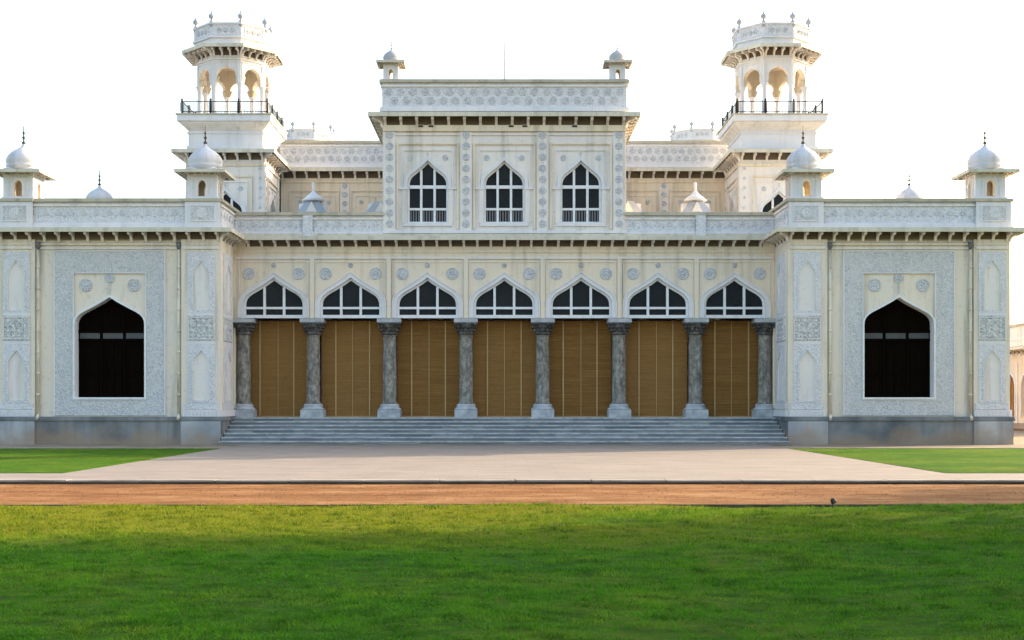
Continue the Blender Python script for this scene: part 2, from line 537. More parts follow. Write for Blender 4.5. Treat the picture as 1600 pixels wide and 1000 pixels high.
    def slope_band(self, poly, d0, d1, z0b, z0t, z1b, z1t, m, sides=None):
        """like band, but the outer edge has its own heights (a sloping eave)"""
        a, b = offset(poly, d0), offset(poly, d1)
        n = len(poly)
        self.frame(0, 0, (1, 0), (0, 1))
        for i in range(n):
            if sides is not None and i not in sides:
                continue
            j = (i + 1) % n
            q = [self.p(*a[i], z0b), self.p(*a[j], z0b), self.p(*b[j], z1b), self.p(*b[i], z1b),
                 self.p(*a[i], z0t), self.p(*a[j], z0t), self.p(*b[j], z1t), self.p(*b[i], z1t)]
            for f in ((0, 1, 2, 3), (4, 7, 6, 5), (0, 4, 5, 1), (2, 6, 7, 3)):
                self.face([q[x] for x in f], m)
            if sides is not None:
                self.face([q[x] for x in (0, 3, 7, 4)], m)
                self.face([q[x] for x in (1, 5, 6, 2)], m)

    def eave(self, poly, over, zt, bh, pitch, bw, m, mb_, sides=None, lip=0.09, slope=0.0, corner=True):
        """sloping slab carried on curved brackets"""
        self.slope_band(poly, -0.02, over, zt - lip, zt, zt - lip - slope, zt - slope, m, sides)
        self.slope_band(poly, -0.01, over * 0.93, zt - lip - 0.012, zt - lip - 0.002, zt - lip - slope * 0.93 - 0.012, zt - lip - slope * 0.93 - 0.002, 'soffit_shade', sides)
        self.band(poly, 0.001, 0.006, zt - lip - 0.012 - bh * 0.80, zt - lip - 0.013, 'soffit_shade', sides)  # shade behind the brackets painted as a dark strip on the wall
        self.slope_band(poly, over + 0.002, over + 0.045, zt - lip - slope - 0.05, zt - slope + 0.02, zt - lip - slope - 0.05, zt - slope + 0.02, m, sides)
        n = len(poly)
        for i in range(n):
            if sides is not None and i not in sides:
                continue
            (x0, y0), (x1, y1) = poly[i], poly[(i + 1) % n]
            L = math.hypot(x1 - x0, y1 - y0)
            ux, uy = (x1 - x0) / L, (y1 - y0) / L
            self.frame(x0, y0, (ux, uy), (uy, -ux))
            ztop = zt - lip - 0.014
            o = over * 0.86

            def prof(w):
                zo = ztop - slope * 0.86
                return [(0.0, ztop), (0.0, ztop - bh), (0.06 * w, ztop - bh), (0.18 * w, ztop - bh * 0.62), (0.42 * w, ztop - bh * 0.42),
                        (0.62 * w, ztop - bh * 0.46), (0.80 * w, ztop - slope * 0.7 - bh * 0.34), (w, zo - bh * 0.28), (w, zo)]
            cnt = max(1, int(round((L - 2 * bw) / pitch)))
            st = (L - 2 * bw) / cnt
            for c_ in range(cnt + 1):
                uc = bw + c_ * st
                self.prism_u(prof(o), uc - bw / 2, uc + bw / 2, mb_)
            if corner and over > 0.25:                       # diagonal bracket at the corner
                px, py = poly[i]
                qx, qy = poly[i - 1]
                l2 = math.hypot(px - qx, py - qy)
                vx, vy = (px - qx) / l2, (py - qy) / l2
                nx, ny = uy + vy, -ux - vx
                ln = math.hypot(nx, ny)
                nx, ny = nx / ln, ny / ln
                self.frame(px, py, (-ny, nx), (nx, ny))
                self.prism_u(prof(o * 1.25), -bw / 2, bw / 2, mb_)

    def build(self, name, parent=None, label=None):
        me = bpy.data.meshes.new(name)
        me.from_pydata(self.v, [], self.f)
        keys = []
        for x in self.m:
            if x not in keys:
                keys.append(x)
        for x in keys:
            me.materials.append(MATS[x])
        me.polygons.foreach_set('material_index', [keys.index(x) for x in self.m])
        me.polygons.foreach_set('use_smooth', self.s)
        bm = bmesh.new()
        bm.from_mesh(me)
        bmesh.ops.recalc_face_normals(bm, faces=bm.faces)
        bm.to_mesh(me)
        bm.free()
        ob = bpy.data.objects.new(name, me)
        COL.objects.link(ob)
        if parent:
            ob.parent = parent
        if label:
            ob['label'] = label
        return ob


POINTED = [(1, 0), (0.99, .13), (.95, .25), (.87, .36), (.76, .455), (.63, .54), (.42, .68), (.21, .83), (.07, .945), (0, 1)]
ROUND = [(cos(a), sin(a)) for a in [pi / 2 * k / 7 for k in range(7)]] + [(0, 1.06)]


def arch(uc, hw, spring, rise, shape):
    l = [(uc - x * hw, spring + y * rise) for x, y in shape]
    r = [(uc + x * hw, spring + y * rise) for x, y in shape[::-1][1:]]
    return l + r


def arch_z(u, hw, spring, rise, shape):
    u = abs(u) / hw
    for (xa, ya), (xb, yb) in zip(shape[:-1], shape[1:]):
        if xb <= u <= xa:
            t = (xa - u) / max(1e-6, xa - xb)
            return spring + rise * (ya + t * (yb - ya))
    return spring


def offset(poly, d):
    n = len(poly)
    out = []
    for i in range(n):
        p0, p1, p2 = poly[i - 1], poly[i], poly[(i + 1) % n]

        def nrm(a, b):
            l = math.hypot(b[0] - a[0], b[1] - a[1])
            return ((b[1] - a[1]) / l, -(b[0] - a[0]) / l)
        n1, n2 = nrm(p0, p1), nrm(p1, p2)
        s = 1 + n1[0] * n2[0] + n1[1] * n2[1]
        out.append((p1[0] + d * (n1[0] + n2[0]) / s, p1[1] + d * (n1[1] + n2[1]) / s))
    return out


def rect(x0, x1, y0, y1):
    x0, x1 = min(x0, x1), max(x0, x1)
    return [(x0, y0), (x1, y0), (x1, y1), (x0, y1)]        # side 0 is the front (-y), 1 right, 2 back, 3 left


def octagon(cx, cy, ap):
    r = ap / cos(pi / 8)
    return [(cx + r * cos(a), cy + r * sin(a)) for a in [-pi / 2 - pi / 8 + k * pi / 4 for k in range(8)]]


def sides_of(poly):
    for i in range(len(poly)):
        (x0, y0), (x1, y1) = poly[i], poly[(i + 1) % len(poly)]
        L = math.hypot(x1 - x0, y1 - y0)
        ux, uy = (x1 - x0) / L, (y1 - y0) / L
        yield i, L, ((x0 + x1) / 2, (y0 + y1) / 2, (ux, uy), (uy, -ux))


def empty(name, loc=(0, 0, 0)):
    o = bpy.data.objects.new(name, None)
    o.empty_display_size = 0.5
    o.location = loc
    COL.objects.link(o)
    return o


def tag(o, label=None, cat=None, group=None, kind=None):
    for k_, v_ in (('label', label), ('category', cat), ('group', group), ('kind', kind)):
        if v_:
            o[k_] = v_
    return o


# ---------------------------------------------------------------- ground
def sheet(name, pts, z, m):
    b = MB(0, 0, (1, 0), (0, 1))
    b.quad([(x, y, z) for x, y in pts], m)
    return tag(b.build(name), kind='structure')


BED = -0.10
sheet('ground', [(-900, -900), (900, -900), (900, 900), (-900, 900)], BED, 'apron_earth')
# terrace on which the palace stands, a step above the earth path
b = MB(0, 0, (1, 0), (0, 1))
b.box(-60, 33.4, -23.2, 60, BED - 0.5, -0.012, 'apron_earth')
tag(b.build('terrace'), kind='structure')
b = MB(0, 0, (1, 0), (0, 1))
b.box(-10.0, 10.0, -23.21, -1.42, -0.2, 0.0, 'plaza_paving')
tag(b.build('plaza'), kind='structure')
# pale kerb in lengths with open joints, dark face to the path
b = MB(0, 0, (1, 0), (0, 1))
x = -60.0
while x < 33:
    L = 1.55 + random.uniform(-0.05, 0.05)
    b.box(x, x + L - 0.02, -23.62, -23.215, -0.4, random.uniform(-0.003, 0.004), 'kerb_stone')
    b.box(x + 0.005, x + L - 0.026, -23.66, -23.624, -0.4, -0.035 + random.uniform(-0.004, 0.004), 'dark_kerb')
    x += L
tag(b.build('kerb'), kind='structure')
b = MB(0, 0, (1, 0), (0, 1))
for sx, x0, x1 in ((-1, -60, -10.03), (1, 10.03, 33.2)):
    b.box(x0, x1, -20.9, -4.9, -0.2, 0.006, 'turf')
tag(b.build('lawn'), kind='structure')
b = MB(0, 0, (1, 0), (0, 1))
for x0, x1 in ((-60, -10.0), (10.0, 33.3)):
    b.box(x0, x1, -23.21, -20.93, -0.2, -0.002, 'plaza_paving')
    b.box(x0 if x0 < 0 else 10.9, x1 if x1 > 0 else -10.9, -4.87, -4.55, -0.2, 0.02, 'kerb_stone')
b.box(-10.9, 10.9, -1.415, -1.02, -0.2, 0.03, 'apron_earth')
tag(b.build('path_edging'), kind='structure')
sheet('path', [(-80, -29.4), (80, -29.4), (80, -23.6), (-80, -23.6)], BED + 0.02, 'red_earth')
b = MB(0, 0, (1, 0), (0, 1))
x = -60.0
while x < 60:
    L = 1.9 + random.uniform(-0.05, 0.05)
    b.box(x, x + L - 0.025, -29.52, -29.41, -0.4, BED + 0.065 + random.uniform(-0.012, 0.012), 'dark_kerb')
    x += L
tag(b.build('path_kerb'), kind='structure')

# near lawn: softly uneven sheet
NX, NY = 120, 90
xs = np.linspace(-26, 26, NX)
ys = np.linspace(-58, -29.53, NY)
gx, gy = np.meshgrid(xs, ys)


def lawn_z(x, y):
    return BED + 0.05 + 0.018 * np.sin(x * 0.9 + 0.4 * y) + 0.014 * np.sin(y * 1.7 - x * 0.6 + 1.0) + 0.01 * np.sin(x * 2.9 + y * 2.1)


gz = lawn_z(gx, gy)
me = bpy.data.meshes.new('lawn')
me.from_pydata(np.stack([gx, gy, gz], -1).reshape(-1, 3).tolist(), [],
               [(j * NX + i, j * NX + i + 1, (j + 1) * NX + i + 1, (j + 1) * NX + i) for j in range(NY - 1) for i in range(NX - 1)])
me.materials.append(MATS['turf'])
me.polygons.foreach_set('use_smooth', [True] * len(me.polygons))
ob = bpy.data.objects.new('lawn', me)
COL.objects.link(ob)
tag(ob, kind='structure')


def blades(name, n, xr, dist, wid, hgt, zf):
    """n grass blades; dist gives (near, far) metres from the viewpoint, thinning with distance"""
    u = rng.random(n)
    d = dist[0] * (dist[1] / dist[0]) ** (u ** 0.9)
    y = -50 + d
    x = (rng.random(n) * 2 - 1) * (d * 0.45 + 1.2) if xr is None else rng.uniform(xr[0], xr[1], n)
    z0 = zf(x, y) - 0.004
    a = rng.random(n) * 2 * pi
    sc = (d / 12.0) ** 0.6
    w = wid * sc * rng.uniform(0.6, 1.3, n)
    clump = 0.72 + 0.25 * np.sin(x * 2.3 + np.sin(y * 1.9) * 2) * np.sin(y * 2.7 + np.sin(x * 1.3) * 2) + 0.45 * np.sin(x * 9.1 + 2 * np.sin(y * 5.3)) * np.sin(y * 11.7 + 2 * np.sin(x * 4.1))
    clump = np.clip(clump, 0.15, 1.6)
    h = hgt * rng.uniform(0.5, 1.35, n) * clump * sc
    lean = rng.normal(0, 0.75, (n, 2)) * h[:, None]
    c_, s_ = np.cos(a) * w, np.sin(a) * w
    V = np.empty((n, 3, 3))
    V[:, 0] = np.stack([x - c_, y - s_, z0], -1)
    V[:, 1] = np.stack([x + c_, y + s_, z0], -1)
    V[:, 2] = np.stack([x + lean[:, 0], y + lean[:, 1], z0 + h], -1)
    me = bpy.data.meshes.new(name)
    me.vertices.add(3 * n)
    me.vertices.foreach_set('co', V.reshape(-1))
    me.loops.add(3 * n)
    me.loops.foreach_set('vertex_index', np.arange(3 * n, dtype=np.int32))
    me.polygons.add(n)
    me.polygons.foreach_set('loop_start', np.arange(0, 3 * n, 3, dtype=np.int32))
    me.update(calc_edges=True)
    me.validate()
    me.materials.append(MATS['grass_blade'])
    ob = bpy.data.objects.new(name, me)
    COL.objects.link(ob)
    return ob


g = blades('grass', 300000, None, (5.0, 20.4), 0.006, 0.042, lawn_z)
tag(g, 'short green lawn grass in front of the palace', 'grass', kind='stuff')

def pebbles(name, n, xr, yr, zf, rad, m):
    """loose stones, each a squashed octahedron"""
    x, y = rng.uniform(*xr, n), rng.uniform(*yr, n)
    r = rng.uniform(*rad, n) * rng.uniform(0.6, 1.4, n)
    z = zf(x, y) + r * 0.2
    o = np.array([(1, 0, 0), (0, 1, 0), (-1, 0, 0), (0, -1, 0), (0, 0, 0.7), (0, 0, -0.7)])
    a = rng.random(n) * 6.28
    V = np.empty((n, 6, 3))
    for k_ in range(6):
        V[:, k_, 0] = x + r * (o[k_, 0] * np.cos(a) - o[k_, 1] * np.sin(a))
        V[:, k_, 1] = y + r * (o[k_, 0] * np.sin(a) + o[k_, 1] * np.cos(a))
        V[:, k_, 2] = z + r * o[k_, 2]
    F = []
    for q in range(n):
        b_ = 6 * q
        for t_ in range(4):
            F.append((b_ + t_, b_ + (t_ + 1) % 4, b_ + 4))
            F.append((b_ + (t_ + 1) % 4, b_ + t_, b_ + 5))
    me = bpy.data.meshes.new(name)
    me.from_pydata(V.reshape(-1, 3).tolist(), [], F)
    me.materials.append(MATS[m])
    ob = bpy.data.objects.new(name, me)
    COL.objects.link(ob)
    return ob


tag(pebbles('gravel', 4200, (-16, 16), (-29.38, -23.7), lambda x, y: BED + 0.02 + 0 * x, (0.005, 0.013), 'red_earth'),
    'loose gravel strewn over the orange earth path', 'gravel', kind='stuff')


# ================================================================ the palace
ROSE, CREAM, PALE, WHITE, CAP, EAVE = 'rosette_grey', 'cream_stucco', 'pale_stucco', 'white_plaster', 'weathered_cap', 'eave_plaster'
palace = tag(empty('palace'), 'cream and white stucco palace with arcaded porch, domed kiosks and twin towers', 'palace')


def window(fr, uc, zo=0.0, front=-0.12):
    """three-light pointed window with a transom and a small balustrade in the sill lights"""
    hw, sill, spring, rise = 0.84, 9.0 + zo, 10.55 + zo, 1.0
    b = MB(*fr)
    b.arch_ring(uc, hw - 0.085, sill, spring, rise - 0.10, POINTED, 0.083, front, front - 0.1, 'white_paint', grow=1.2)
    for s in (-0.275, 0.275):
        top = arch_z(s, hw - 0.085, spring, rise - 0.1, POINTED)
        b.box(uc + s - 0.048, uc + s + 0.048, front - 0.1, front + 0.015, sill, top, 'white_paint')
    for a, c_ in ((-hw + 0.085, -0.323), (-0.227, 0.227), (0.323, hw - 0.085)):
        b.box(uc + a, uc + c_, front - 0.1, front + 0.03, 10.42 + zo, 10.55 + zo, 'white_paint')
        b.box(uc + a, uc + c_, front - 0.1, front, sill, sill + 0.06, 'white_paint')
        b.box(uc + a, uc + c_, front - 0.1, front + 0.02, 9.53 + zo, 9.62 + zo, 'white_paint')
    fo = b.build('window', palace)
    g_ = MB(*fr)
    for a, c_ in ((-hw + 0.085, -0.323), (-0.227, 0.227), (0.323, hw - 0.085)):
        k_ = 4
        for i in range(k_):
            u = uc + a + (c_ - a) * (i + 0.5) / k_
            g_.box(u - 0.024, u + 0.024, front - 0.07, front - 0.03, sill + 0.061, 9.529 + zo, 'grey_metal')
    g_.build('balustrade', fo)
    g_ = MB(*fr)
    pts = arch(uc, hw - 0.06, spring, rise - 0.06, POINTED)
    g_.face([g_.p(u, front - 0.085, z_) for u, z_ in [(uc - hw + 0.06, sill + 0.02)] + pts + [(uc + hw - 0.06, sill + 0.02)]], 'dark_glass')
    g_.build('pane', fo)
    return fo


def window_bay(b, uc, u0, u1, z0, z1, zo=0.0, d=0.0, m=CREAM):
    """wall of one bay: opening, archivolt, label mouldings, rosettes (into b's current frame)"""
    b.arch_wall(u0, u1, z0, z1, uc, 0.84, 9.0 + zo, 10.55 + zo, 1.0, POINTED, d, d - 0.45, m, WHITE, rim=False)
    b.arch_ring(uc, 0.85, 10.45 + zo, 10.55 + zo, 1.01, POINTED, 0.13, d + 0.06, d, WHITE)
    for s in (-1, 1):
        b.box(uc + s * 0.99 - 0.19, uc + s * 0.99 + 0.19, d, d + 0.085, 10.36 + zo, 10.45 + zo, WHITE)
        b.box(uc + s * 0.93 - 0.075, uc + s * 0.93 + 0.075, d, d + 0.05, 9.0 + zo, 10.36 + zo, PALE)
        b.rosette(uc + s * 0.72, 11.66 + zo, 0.12, d + 0.001, ROSE, 6, 16, 0.025)
    b.box(uc - 1.0, uc + 1.0, d, d + 0.07, 8.86 + zo, 8.995 + zo, WHITE)
    b.box(uc - 0.012, uc + 0.012, d, d + 0.03, 11.72 + zo, 11.93 + zo, ROSE)
    b.rect_ring(uc - 1.0, uc + 1.0, 9.0 + zo, 11.95 + zo, 0.05, d + 0.045, d, PALE, bottom=False)
    b.rect_ring(uc - 1.2, uc + 1.2, 8.75 + zo, 12.2 + zo, 0.07, d + 0.075, d, CREAM, bottom=False)


def rosette_frieze(b, L, zlo, zhi, d, pitch, r, m=ROSE):
    n = int((L - pitch) / pitch)
    for i in range(n + 1):
        u = (i - n / 2) * pitch
        b.rosette(u, zhi, r, d, m, 6, 12, 0.03)
        if i < n:
            b.rosette(u + pitch / 2, zlo, r, d, m, 6, 12, 0.03)


def parapet(poly, sides, z0, z1, name, parent, d=-0.02, th=0.28, style='flower', face='carved_pale', r=0.11, pitch=0.5):
    b = MB()
    b.band(poly, d - th, d, z0, z1, face, sides)
    b.band(poly, d + 0.001, d + 0.10, z0, z0 + 0.14, WHITE, sides)
    b.band(poly, d + 0.001, d + 0.05, z0 + 0.141, z0 + 0.20, WHITE, sides)
    b.band(poly, d + 0.001, d + 0.06, z1 - 0.17, z1 - 0.1, PALE, sides)
    b.band(poly, d - th - 0.07, d + 0.11, z1 + 0.001, z1 + 0.10, CAP, sides)
    b.band(poly, d - th - 0.03, d + 0.07, z1 + 0.101, z1 + 0.135, CAP, sides)
    for i, L, fr in sides_of(offset(poly, d)):
        if i not in sides:
            continue
        b.frame(*fr)
        if style == 'flower':
            n = int((L - 0.3) / pitch)
            for q in range(n + 1):
                u = (q - n / 2) * pitch
                zm = z0 + (z1 - z0) * 0.56
                b.flower(u, zm, r * 1.15, 0.001, ROSE if q % 2 else 'carved_grey', 0.03)
                b.box(u - 0.012, u + 0.012, 0.001, 0.02, z0 + 0.21, zm - r * 0.7, WHITE)
                if q < n:
                    b.dot(u + pitch / 2, zm - 0.1, r * 0.5, 0.001, ROSE, 8, 0.02)
                    b.dot(u + pitch / 2, zm + 0.2, r * 0.4, 0.001, WHITE, 8, 0.02)
        else:
            h = z1 - z0
            rosette_frieze(b, L, z0 + h * 0.38, z0 + h * 0.68, 0.001, pitch, r)
    return b.build(name, parent)


def kiosk(cx, cy, z0, w, hb, dome_r, label=None, spike=0.75, dark=True, over=0.36):
    """domed rooftop kiosk: open four-arched body, bracketed eave, onion dome and spike"""
    poly = rect(cx - w / 2, cx + w / 2, cy - w / 2, cy + w / 2)
    s = w / 1.17
    b = MB()
    for i, L, fr in sides_of(poly):
        b.frame(*fr)
        hw = 0.155 * s
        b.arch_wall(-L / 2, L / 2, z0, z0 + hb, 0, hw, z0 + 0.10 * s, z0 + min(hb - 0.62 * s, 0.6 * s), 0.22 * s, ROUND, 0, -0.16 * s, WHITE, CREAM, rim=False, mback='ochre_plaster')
        b.arch_ring(0, hw, z0 + 0.10 * s, z0 + min(hb - 0.62 * s, 0.6 * s), 0.22 * s, ROUND, 0.05 * s, 0.03 * s, 0, PALE)
        b.rect_ring(-0.33 * s, 0.33 * s, z0 + 0.08 * s, z0 + hb - 0.28 * s, 0.035 * s, 0.025 * s, 0, 'carved_pale', bottom=False)
    b.band(poly, 0.001, 0.05 * s, z0, z0 + 0.07 * s, WHITE)
    b.band(poly, 0.001, 0.04 * s, z0 + hb - 0.12 * s, z0 + hb - 0.05 * s, PALE)
    b.frame(0, 0, (1, 0), (0, 1))
    b.quad([(x_, y_, z0 + hb - 0.02) for x_, y_ in offset(poly, -0.02)], CREAM)
    ko = b.build('kiosk', palace, label)
    e = MB()
    e.eave(poly, over * s, z0 + hb + 0.06 * s, 0.17 * s, 0.24 * s, 0.05 * s, EAVE, PALE, lip=0.05 * s, slope=0.10 * s)
    e.slope_band(poly, -0.25 * s, 0.0, z0 + hb + 0.061 * s, z0 + hb + 0.20 * s, z0 + hb + 0.061 * s, z0 + hb + 0.075 * s, WHITE)
    e.build('eave', ko)
    zd = z0 + hb + 0.08 * s
    R_ = dome_r
    d_ = MB(cx, cy, (1, 0), (0, 1))
    prof = [(R_ * 0.94, zd), (R_ * 0.94, zd + 0.10 * s), (R_ * 1.0, zd + 0.13 * s), (R_ * 1.0, zd + 0.18 * s), (R_ * 0.95, zd + 0.20 * s)]
    zz = zd + 0.20 * s
    for f, h in ((1.0, 0.12), (1.02, 0.25), (0.97, 0.42), (0.86, 0.60), (0.70, 0.76), (0.50, 0.90), (0.30, 1.02), (0.16, 1.12), (0.09, 1.24), (0.06, 1.32)):
        prof.append((R_ * f, zz + R_ * h))
    d_.lathe(0, 0, prof, 32, 'dome_plaster' if dark else 'grey_plaster', True, mod=None)
    d_.build('dome', ko)
    zt = zz + R_ * 1.30
    f_ = MB(cx, cy, (1, 0), (0, 1))
    m = 'dark_finial' if dark else 'grey_plaster'
    q = spike
    f_.lathe(0, 0, [(0.055 * s, zt), (0.09 * s, zt + 0.06 * q), (0.03 * s, zt + 0.14 * q), (0.03 * s, zt + 0.26 * q), (0.075 * s, zt + 0.33 * q), (0.03 * s, zt + 0.40 * q),
                    (0.028 * s, zt + 0.52 * q), (0.06 * s, zt + 0.58 * q), (0.02 * s, zt + 0.66 * q), (0.016 * s, zt + 0.9 * q), (0, zt + q)], 10, m)
    f_.build('finial', ko)
    return ko


# ---------------------------------------------------------------- wings
WX0, WX1, WY1, PZ, RZ = 11.08, 19.75, 10.3, 1.075, 8.25


def pier_relief(b, uc, w, d):
    """carved pier facing: two niches with a square panel between, stepped foot"""
    h = w / 2
    b.arch_wall(uc - h, uc + h, 5.15, 7.52, uc, h * 0.60, 5.24, 6.55, 0.62, POINTED, d + 0.035, d + 0.001, 'carved_pale', WHITE)
    b.box(uc - h * 0.62, uc + h * 0.62, d + 0.001, d + 0.008, 5.2, 7.3, PALE)
    b.box(uc - h * 0.62, uc + h * 0.62, d + 0.001, d + 0.008, 1.68, 3.7, PALE)
    b.arch_ring(uc, h * 0.60, 5.24, 6.55, 0.62, POINTED, 0.05, d + 0.06, d + 0.036, 'carved_pale')
    b.box(uc - h, uc + h, d + 0.001, d + 0.03, 5.02, 5.148, WHITE)
    b.box(uc - h, uc + h, d + 0.001, d + 0.04, 4.04, 5.018, 'carved_dark')
    b.rect_ring(uc - h * 0.92, uc + h * 0.92, 4.12, 4.94, 0.03, d + 0.065, d + 0.041, WHITE, bottom=True)
    for t in range(4):
        for s in range(4):
            b.dot(uc + (t - 1.5) * h * 0.42, 4.22 + s * 0.2, 0.055, d + 0.041, 'carved_grey' if (t + s) % 2 else WHITE, 8, 0.02)
    b.box(uc - h, uc + h, d + 0.001, d + 0.03, 3.90, 4.037, WHITE)
    b.arch_wall(uc - h, uc + h, 1.62, 3.897, uc, h * 0.60, 1.72, 3.12, 0.55, POINTED, d + 0.035, d + 0.001, 'carved_pale', WHITE)
    b.arch_ring(uc, h * 0.60, 1.72, 3.12, 0.55, POINTED, 0.05, d + 0.06, d + 0.036, 'carved_pale')


def wing(sg):
    X = lambda v: sg * v
    poly = rect(X(WX0), X(WX1), 0, WY1)
    inner = 1 if sg < 0 else 3
    fr = (0, 0, (sg, 0), (0, -1))
    name = 'left' if sg < 0 else 'right'
    b = MB(*fr)
    # front panel with doorway between the two piers, set back 12 cm
    b.arch_wall(12.62, 18.34, PZ, RZ + 0.2, 15.44, 1.36, 1.83, 4.68, 1.06, POINTED, -0.12, -0.62, 'wing_stucco', WHITE, rim=False)
    b.box(WX0, 12.62, -0.62, 0.0, PZ, RZ + 0.2, 'wing_stucco')
    b.box(18.34, WX1, -0.62, 0.0, PZ, RZ + 0.2, 'wing_stucco')
    b.box(WX0, WX0 + 0.5, -WY1, -0.622, PZ, RZ + 0.2, 'wing_stucco')
    b.box(WX1 - 0.5, WX1, -WY1, -0.622, PZ, RZ + 0.2, 'wing_stucco')
    b.box(WX0 + 0.5, WX1 - 0.5, -WY1, -WY1 + 0.5, PZ, RZ + 0.2, 'wing_stucco')
    b.box(WX0 + 0.01, WX1 - 0.01, -WY1 + 0.01, -0.01, RZ + 0.201, RZ + 0.36, EAVE)
    b.box(WX0 + 0.5, WX1 - 0.5, -WY1 + 0.5, -0.63, 0.9, 1.0, 'plinth_stone')
    # frieze mouldings under the eave
    b.box(12.62, 18.34, -0.12, -0.055, 7.62, 7.70, PALE)
    b.box(12.62, 18.34, -0.12, -0.035, 7.78, 7.86, 'wing_stucco')
    for u0, u1 in ((WX0 + 0.08, 12.54), (18.42, WX1 - 0.08)):
        b.box(u0, u1, 0.001, 0.055, 7.62, 7.72, PALE)
        b.box(u0, u1, 0.001, 0.035, 7.78, 7.84, 'wing_stucco')
    wo_ = b.build('wing', palace)
    # carved border round the doorway
    b = MB(*fr)
    d = -0.118
    for u0, u1, z0, z1 in ((13.30, 14.00, 1.12, 7.53), (16.88, 17.58, 1.12, 7.53), (14.002, 16.878, 6.72, 7.53), (14.002, 16.878, 1.12, 1.70)):
        b.box(u0, u1, d, d + 0.05, z0, z1, 'carved_grey')
    b.rect_ring(13.30, 17.58, 1.12, 7.53, 0.045, d + 0.075, d, WHITE, bottom=False)
    b.rect_ring(14.045, 16.835, 1.745, 6.675, 0.04, d + 0.07, d + 0.051, WHITE)
    b.build('carved_border', wo_)
    b = MB(*fr)
    b.arch_ring(15.44, 1.362, 1.83, 4.68, 1.065, POINTED, 0.07, -0.03, -0.118, 'white_paint')
    b.box(14.0, 16.88, -0.118, -0.02, 1.752, 1.828, 'white_paint')
    b.build('door_surround', wo_)
    for u, z_, r in ((14.50, 6.22, 0.26), (16.38, 6.22, 0.26), (15.44, 6.50, 0.20)):
        b = MB(*fr)
        b.rosette(u, z_, r, -0.117, ROSE, 8, 24, 0.04)
        if r < 0.25:
            b.box(15.425, 15.455, -0.117, -0.085, 5.9, 6.3, ROSE)
        b.build('rosette', wo_)
    # door panel near-black, the dark room's shade painted on, with three transom lights
    b = MB(*fr)
    pts = arch(15.44, 1.36, 4.68, 1.06, POINTED)
    D = -0.52
    b.face([b.p(u, D, z_) for u, z_ in [(14.08, 1.83)] + pts + [(16.80, 1.83)]], 'dark_interior')
    for u in (14.98, 15.90):
        b.box(u - 0.04, u + 0.04, D + 0.002, D + 0.05, 1.83, 4.14, 'dark_interior')
        b.box(u - 0.03, u + 0.03, D + 0.002, D + 0.05, 4.45, 4.45 + 0.75, 'dark_interior')
    b.box(14.09, 16.79, D + 0.002, D + 0.07, 4.39, 4.47, 'dark_interior')
    b.box(14.09, 16.79, D + 0.002, D + 0.06, 4.06, 4.13, 'dark_interior')
    b.box(15.41, 15.47, D + 0.002, D + 0.045, 1.84, 4.05, 'dark_interior')
    for u0 in (14.16, 15.03, 15.95):
        for z0, z1 in ((1.95, 2.7), (2.85, 3.9)):
            b.rect_ring(u0 + 0.08, u0 + 0.66, z0, z1, 0.04, D + 0.03, D + 0.002, 'dark_interior')
    do = b.build('doorway', palace)
    for u0, u1 in ((14.14, 14.92), (15.05, 15.83), (15.96, 16.74)):
        b = MB(*fr)
        b.box(u0, u1, D + 0.004, D + 0.02, 4.15, 4.37, 'transom_glass')
        b.build('transom_pane', do)
    # piers
    for uc in (11.83, 19.05):
        b = MB(*fr)
        pier_relief(b, uc, 1.06, 0.0)
        w = 1.30
        b.box(uc - w / 2, uc + w / 2, 0.001, 0.05, 1.36, 1.60, 'carved_pale')
        b.box(uc - w / 2 - 0.05, uc + w / 2 + 0.05, 0.001, 0.09, PZ + 0.005, 1.34, WHITE)
        for t in range(9):
            b.box(uc - 0.6 + t * 0.15 - 0.03, uc - 0.6 + t * 0.15 + 0.03, 0.091, 0.105, 1.12, 1.30, 'carved_pale')
        b.build('pier_facing', wo_)
    for side, xo in ((inner, WX0), (1 if inner == 3 else 3, WX1)):
        sx = sg if xo == WX1 else -sg
        b = MB(sg * xo, 0, (0, 1), (sx, 0))
        uc = 1.2
        pier_relief(b, uc, 1.5, 0.0)
        b.box(0.25, 2.2, 0.001, 0.05, 1.36, 1.60, 'carved_pale')
        b.box(0.02, 2.35, 0.001, 0.09, PZ + 0.005, 1.34, WHITE)
        b.build('pier_facing', wo_)
    # plinth
    b = MB()
    b.band(poly, -0.6, 0.10, -0.3, 0.92, 'plinth_stone')
    b.band(poly, -0.6, 0.16, 0.921, 0.98, 'plinth_stone')
    b.band(poly, -0.6, 0.13, 0.981, PZ, 'plinth_stone')
    b.frame(*fr)
    for uc, w in ((11.83, 1.55), (19.05, 1.50)):
        b.box(uc - w / 2, uc + w / 2, 0.101, 0.17, -0.2, 0.90, 'pier_stone')
    b.build('plinth', wo_)
    # eave, parapet
    b = MB()
    b.eave(poly, 0.50, RZ + 0.18, 0.40, 0.555, 0.10, EAVE, PALE, lip=0.10, slope=0.05)
    b.build('eave', wo_)
    po = parapet(poly, {0, 1, 2, 3}, RZ + 0.19, 9.46, 'parapet', wo_, d=0.0)
    for uc in (11.78, 19.08):
        b = MB(*fr)
        b.box(uc - 0.70, uc + 0.66, 0.101, 0.16, RZ + 0.195, 9.455, WHITE)
        b.box(uc - 0.48, uc + 0.44, 0.161, 0.185, 8.72, 9.28, 'carved_grey')
        b.rect_ring(uc - 0.48, uc + 0.44, 8.72, 9.28, 0.04, 0.20, 0.161, WHITE)
        b.rosette(uc, 9.0, 0.2, 0.186, 'carved_pale', 8, 20, 0.03)
        b.box(uc - 0.74, uc + 0.70, 0.112, 0.22, 9.462, 9.56, CAP)
        b.build('parapet_block', wo_)
